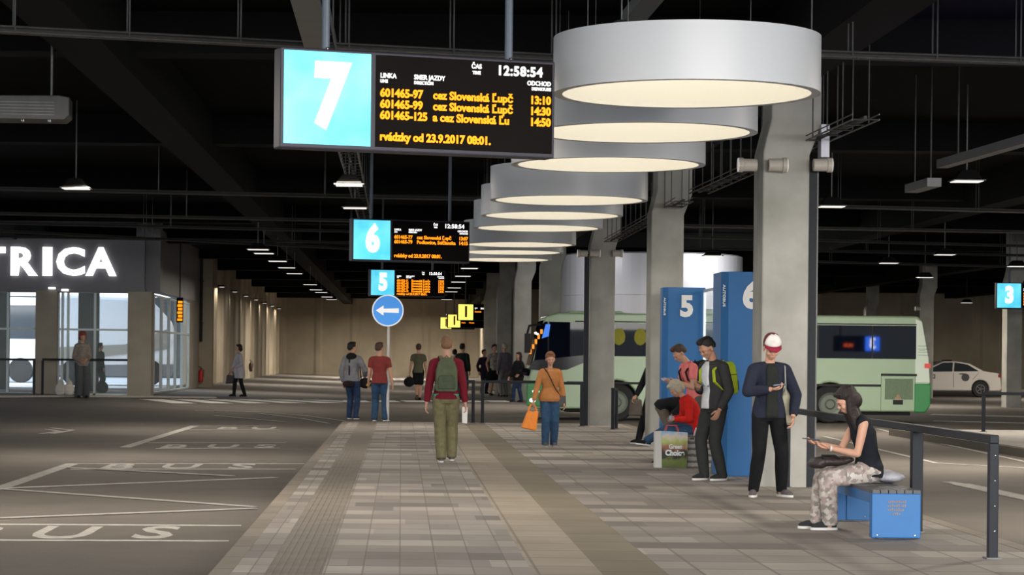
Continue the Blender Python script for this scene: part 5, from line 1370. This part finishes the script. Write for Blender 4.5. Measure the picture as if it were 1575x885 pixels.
tag(obj('waist_bag', bm, [cloth('black_nylon', (.02, .015, .016)), cloth('orange_patch', (.6, .2, .05))], loc=(q.x, q.y-.05, q.z), bevel=.02), 'black waist bag with orange patch on the grey hoodie man', 'bag')
q = world(J, J['hands']['R'][0]+V((0, -.02, -.12)))
r = empty('sports_bag', q, R(10), 'black sports bag with a yellow patch between the hoodie man and the red tee man', 'bag')
bm = nb(); ell(bm, (0, 0, -.05), (.17, .1, .13), None, 3); obj('body', bm, cloth('black_nylon', (.02, .015, .016)), r, bevel=.05)
bm = nb(); prism(bm, [(.0, -.12), (.1, -.08), (.13, -.02), (.03, -.06)], -.112, -.1); obj('patch', bm, cloth('yellow_patch', (.65, .45, .05)), r)
bm = nb(); tube(bm, [(-.1, 0, .06), (-.14, 0, .35), (-.3, .02, .52), (-.32, .1, .5)], .014, 6); obj('strap', bm, BLACKC, r)

# 11 red tee man
p = grd(583, 648)
J = make_person('man in a brick red tee and blue jeans standing beside the arrow sign post', p, R(172), 1.85,
    dict(look=-30, footL=(.06, .0, 0), footR=(-.075, -.02, 0), toeR=(-.4, -1, 0), handR=(-.165, -.03, .46), handL=(.15, -.06, .47), bulk=1.06),
    dict(m=cloth('brick_red_cloth', (.20, .038, .035)), w=.016, sleeve=.6, low=-.04, name='tee'), dict(m=DENIM, w=.012), dict(m=DSH), dict(m=h_brown, style='short'), detail=1.1)

# 12 olive tee man
def far(u, v, Y): q = pd(u, v, Y); return V((q.x, Y, gz(q.x, Y)))
def hpx(u, vt, vb, Y): return (vb-vt)*Y/F
p = far(643, 620, 77)
J = make_person('man walking away in an olive tee and dark shorts with a black bag', p, pi, 1.86,
    dict(footL=(.02, .08, .06), footR=(-.03, -.03, 0), toeL=(0, -.7, -.7), handL=(.16, .0, .47), handR=(-.15, -.04, .47)),
    dict(m=cloth('dark_olive_cloth', (.10, .10, .065)), w=.016, sleeve=.55, low=-.03, name='tee'), dict(m=BLACKC, short=.95), dict(m=BLACKC, sole=MATS['dark_well']), dict(m=h_brown, style='short'), detail=1.7)
q = world(J, J['hands']['L'][0]+V((0, 0, -.15))); bm = nb(); ell(bm, (0, 0, -.12), (.19, .1, .17)); tube(bm, [(-.07, 0, .0), (0, 0, .12), (.07, 0, .0)], .015, 6); tag(obj('holdall', bm, BLACKC, loc=q, smooth=True), 'black bag in the left hand of the olive tee man', 'bag')

# 13.. group in the back
def back_person(label, u, vt, vb, Y, rz, P, top, legs, hair, shoes=None, skin=SKIN, det=1.9, fem=0, z=None, **k):
    p = far(u, vb, Y) if z is None else V((pd(u, vb, Y).x, Y, z)); Hh = max(1.5, min(1.95, p_h(u, vt, Y)-p.z))
    P = dict(P); P['fem'] = fem
    return make_person(label, p, rz, Hh, P, top, legs, shoes or dict(m=BLACKC, sole=MATS['dark_well']), hair, skin, det, **k)
def p_h(u, v, Y): return pd(u, v, Y).z
back_person('dark haired person in black behind the shoulder of the backpack man', 711, 529, 606, 82, R(150), {}, dict(m=cloth('dark_green_black', (.015, .022, .018)), w=.02), dict(m=cloth('purple_grey_trousers', (.12, .07, .10))), dict(m=h_black, style='short'))
back_person('person in a red jacket half hidden by the backpack man', 699, 538, 606, 83, R(160), {}, dict(m=cloth('deep_red_cloth', (.2, .02, .03)), w=.02), dict(m=DENIM_D), dict(m=h_dark, style='short'))
J = back_person('woman in a black coat with long dark hair walking left by the bus front', 797, 542, 617, 76, R(-50), dict(footL=(.02, .07, .0), footR=(-.03, -.10, 0), handR=(-.13, -.12, .5), handL=(.13, -.1, .55)), dict(m=BLACKC, w=.04, low=-.10, flare=.02), dict(m=DENIM_D), dict(m=h_dark, style='long', len=.06), fem=1)
q = world(J, V((.28, -.1, .98))); bm = nb(); ell(bm, (0, 0, 0), (.16, .1, .1)); tag(obj('handbag', bm, BLACKC, loc=q, smooth=True), 'black bag at the side of the black coated woman', 'bag')
back_person('leftmost of the small far group, in purple and black', 744, 538, 606, 92, R(30), {}, dict(m=cloth('dark_purple', (.03, .02, .04)), w=.02), dict(m=cloth('deep_purple_trousers', (.03, .02, .05))), dict(m=h_dark, style='short'))
J = back_person('far person in a pale patterned top carrying dark bags, one leg forward', 760, 530, 604, 88, R(25), dict(footL=(.05, -.13, 0), footR=(-.05, .06, 0)), dict(m=nodes_mat('pale_plaid', camo, .9), w=.02, sleeve=.5), dict(m=BLACKC, short=.9), dict(m=h_dark, style='short'))
q = world(J, V((-.2, -.12, .75))); bm = nb(); ell(bm, (0, 0, 0), (.2, .14, .2)); tag(obj('holdall', bm, BLACKC, loc=q, smooth=True), 'dark bag carried by the far person in the patterned top', 'bag')
back_person('tall far person in a grey hooded jacket and cap, rightmost of the far group', 775, 522, 604, 86, R(-150), {}, dict(m=cloth('blue_grey_cloth', (.17, .16, .19)), w=.03), dict(m=cloth('grey_trouser_cloth2', (.2, .2, .2))), dict(m=h_grey, style='short'))

# 18 woman with bag at the left
J = back_person('woman in a long pale cardigan and black leggings walking left with a dark handbag', 368, 530, 611, 76, R(-72), dict(footL=(.03, .10, 0), footR=(-.02, -.10, 0), handR=(-.12, -.14, .46), handL=(.12, -.12, .56), lean=3), dict(m=cloth('pale_lilac_cloth', (.42, .40, .43)), w=.03, low=-.17, flare=.03, open=None), dict(m=BLACKC, w=-.002), dict(m=h_dark, style='bob'), fem=1, det=1.6)
q = world(J, J['hands']['R'][0]+V((0, 0, -.10)))
r = empty('handbag', q, R(10), 'dark handbag low in the hand of the woman in the pale cardigan', 'bag')
bm = nb(); prism(bm, [(-.2, -.32), (.16, -.32), (.13, -.05), (-.16, -.03)], -.07, .07); obj('body', bm, mat('dark_brown_leather', (.028, .02, .02), .5), r, bevel=.03)
bm = nb(); tube(bm, [(-.1, 0, -.04), (-.06, 0, .06), (.04, 0, .06), (.08, 0, -.05)], .012, 6); obj('handle', bm, BLACKC, r)

# 19, 20 at the shop
xsn = pd(125, 600, 68.8)
J = back_person('person in a red headscarf and beige jacket standing before the shop window', 126, 509, 601, 68.8, R(20), dict(handL=(.05, -.1, .58), handR=(-.06, -.1, .56), nod=10), dict(m=cloth('beige_jacket_cloth', (.22, .19, .16), .25), w=.03, low=-.04), dict(m=cloth('dark_grey_skirt', (.07, .075, .08)), w=.045, hem=1.0), dict(m=mat('red_scarf', (.22, .05, .045), .8), style='bob', vol=1.12, brow=h_brown), fem=1, det=1.5)
J = back_person('dark figure with a backpack standing inside the shop behind the glass', 154, 528, 598, 74.5, R(120), dict(), dict(m=cloth('dark_teal_cloth', (.03, .045, .04)), w=.03), dict(m=BLACKC), dict(m=h_dark, style='short'), det=1.7)
bm = nb(); ell(bm, (0, 0, .2), (.2, .16, .2)); qf = far(157, 598, 72.4); tag(obj('dark_bag', bm, BLACKC, loc=(qf.x, 72.4, qf.z), smooth=True), 'round black bag on the floor just inside the shop glass', 'bag')
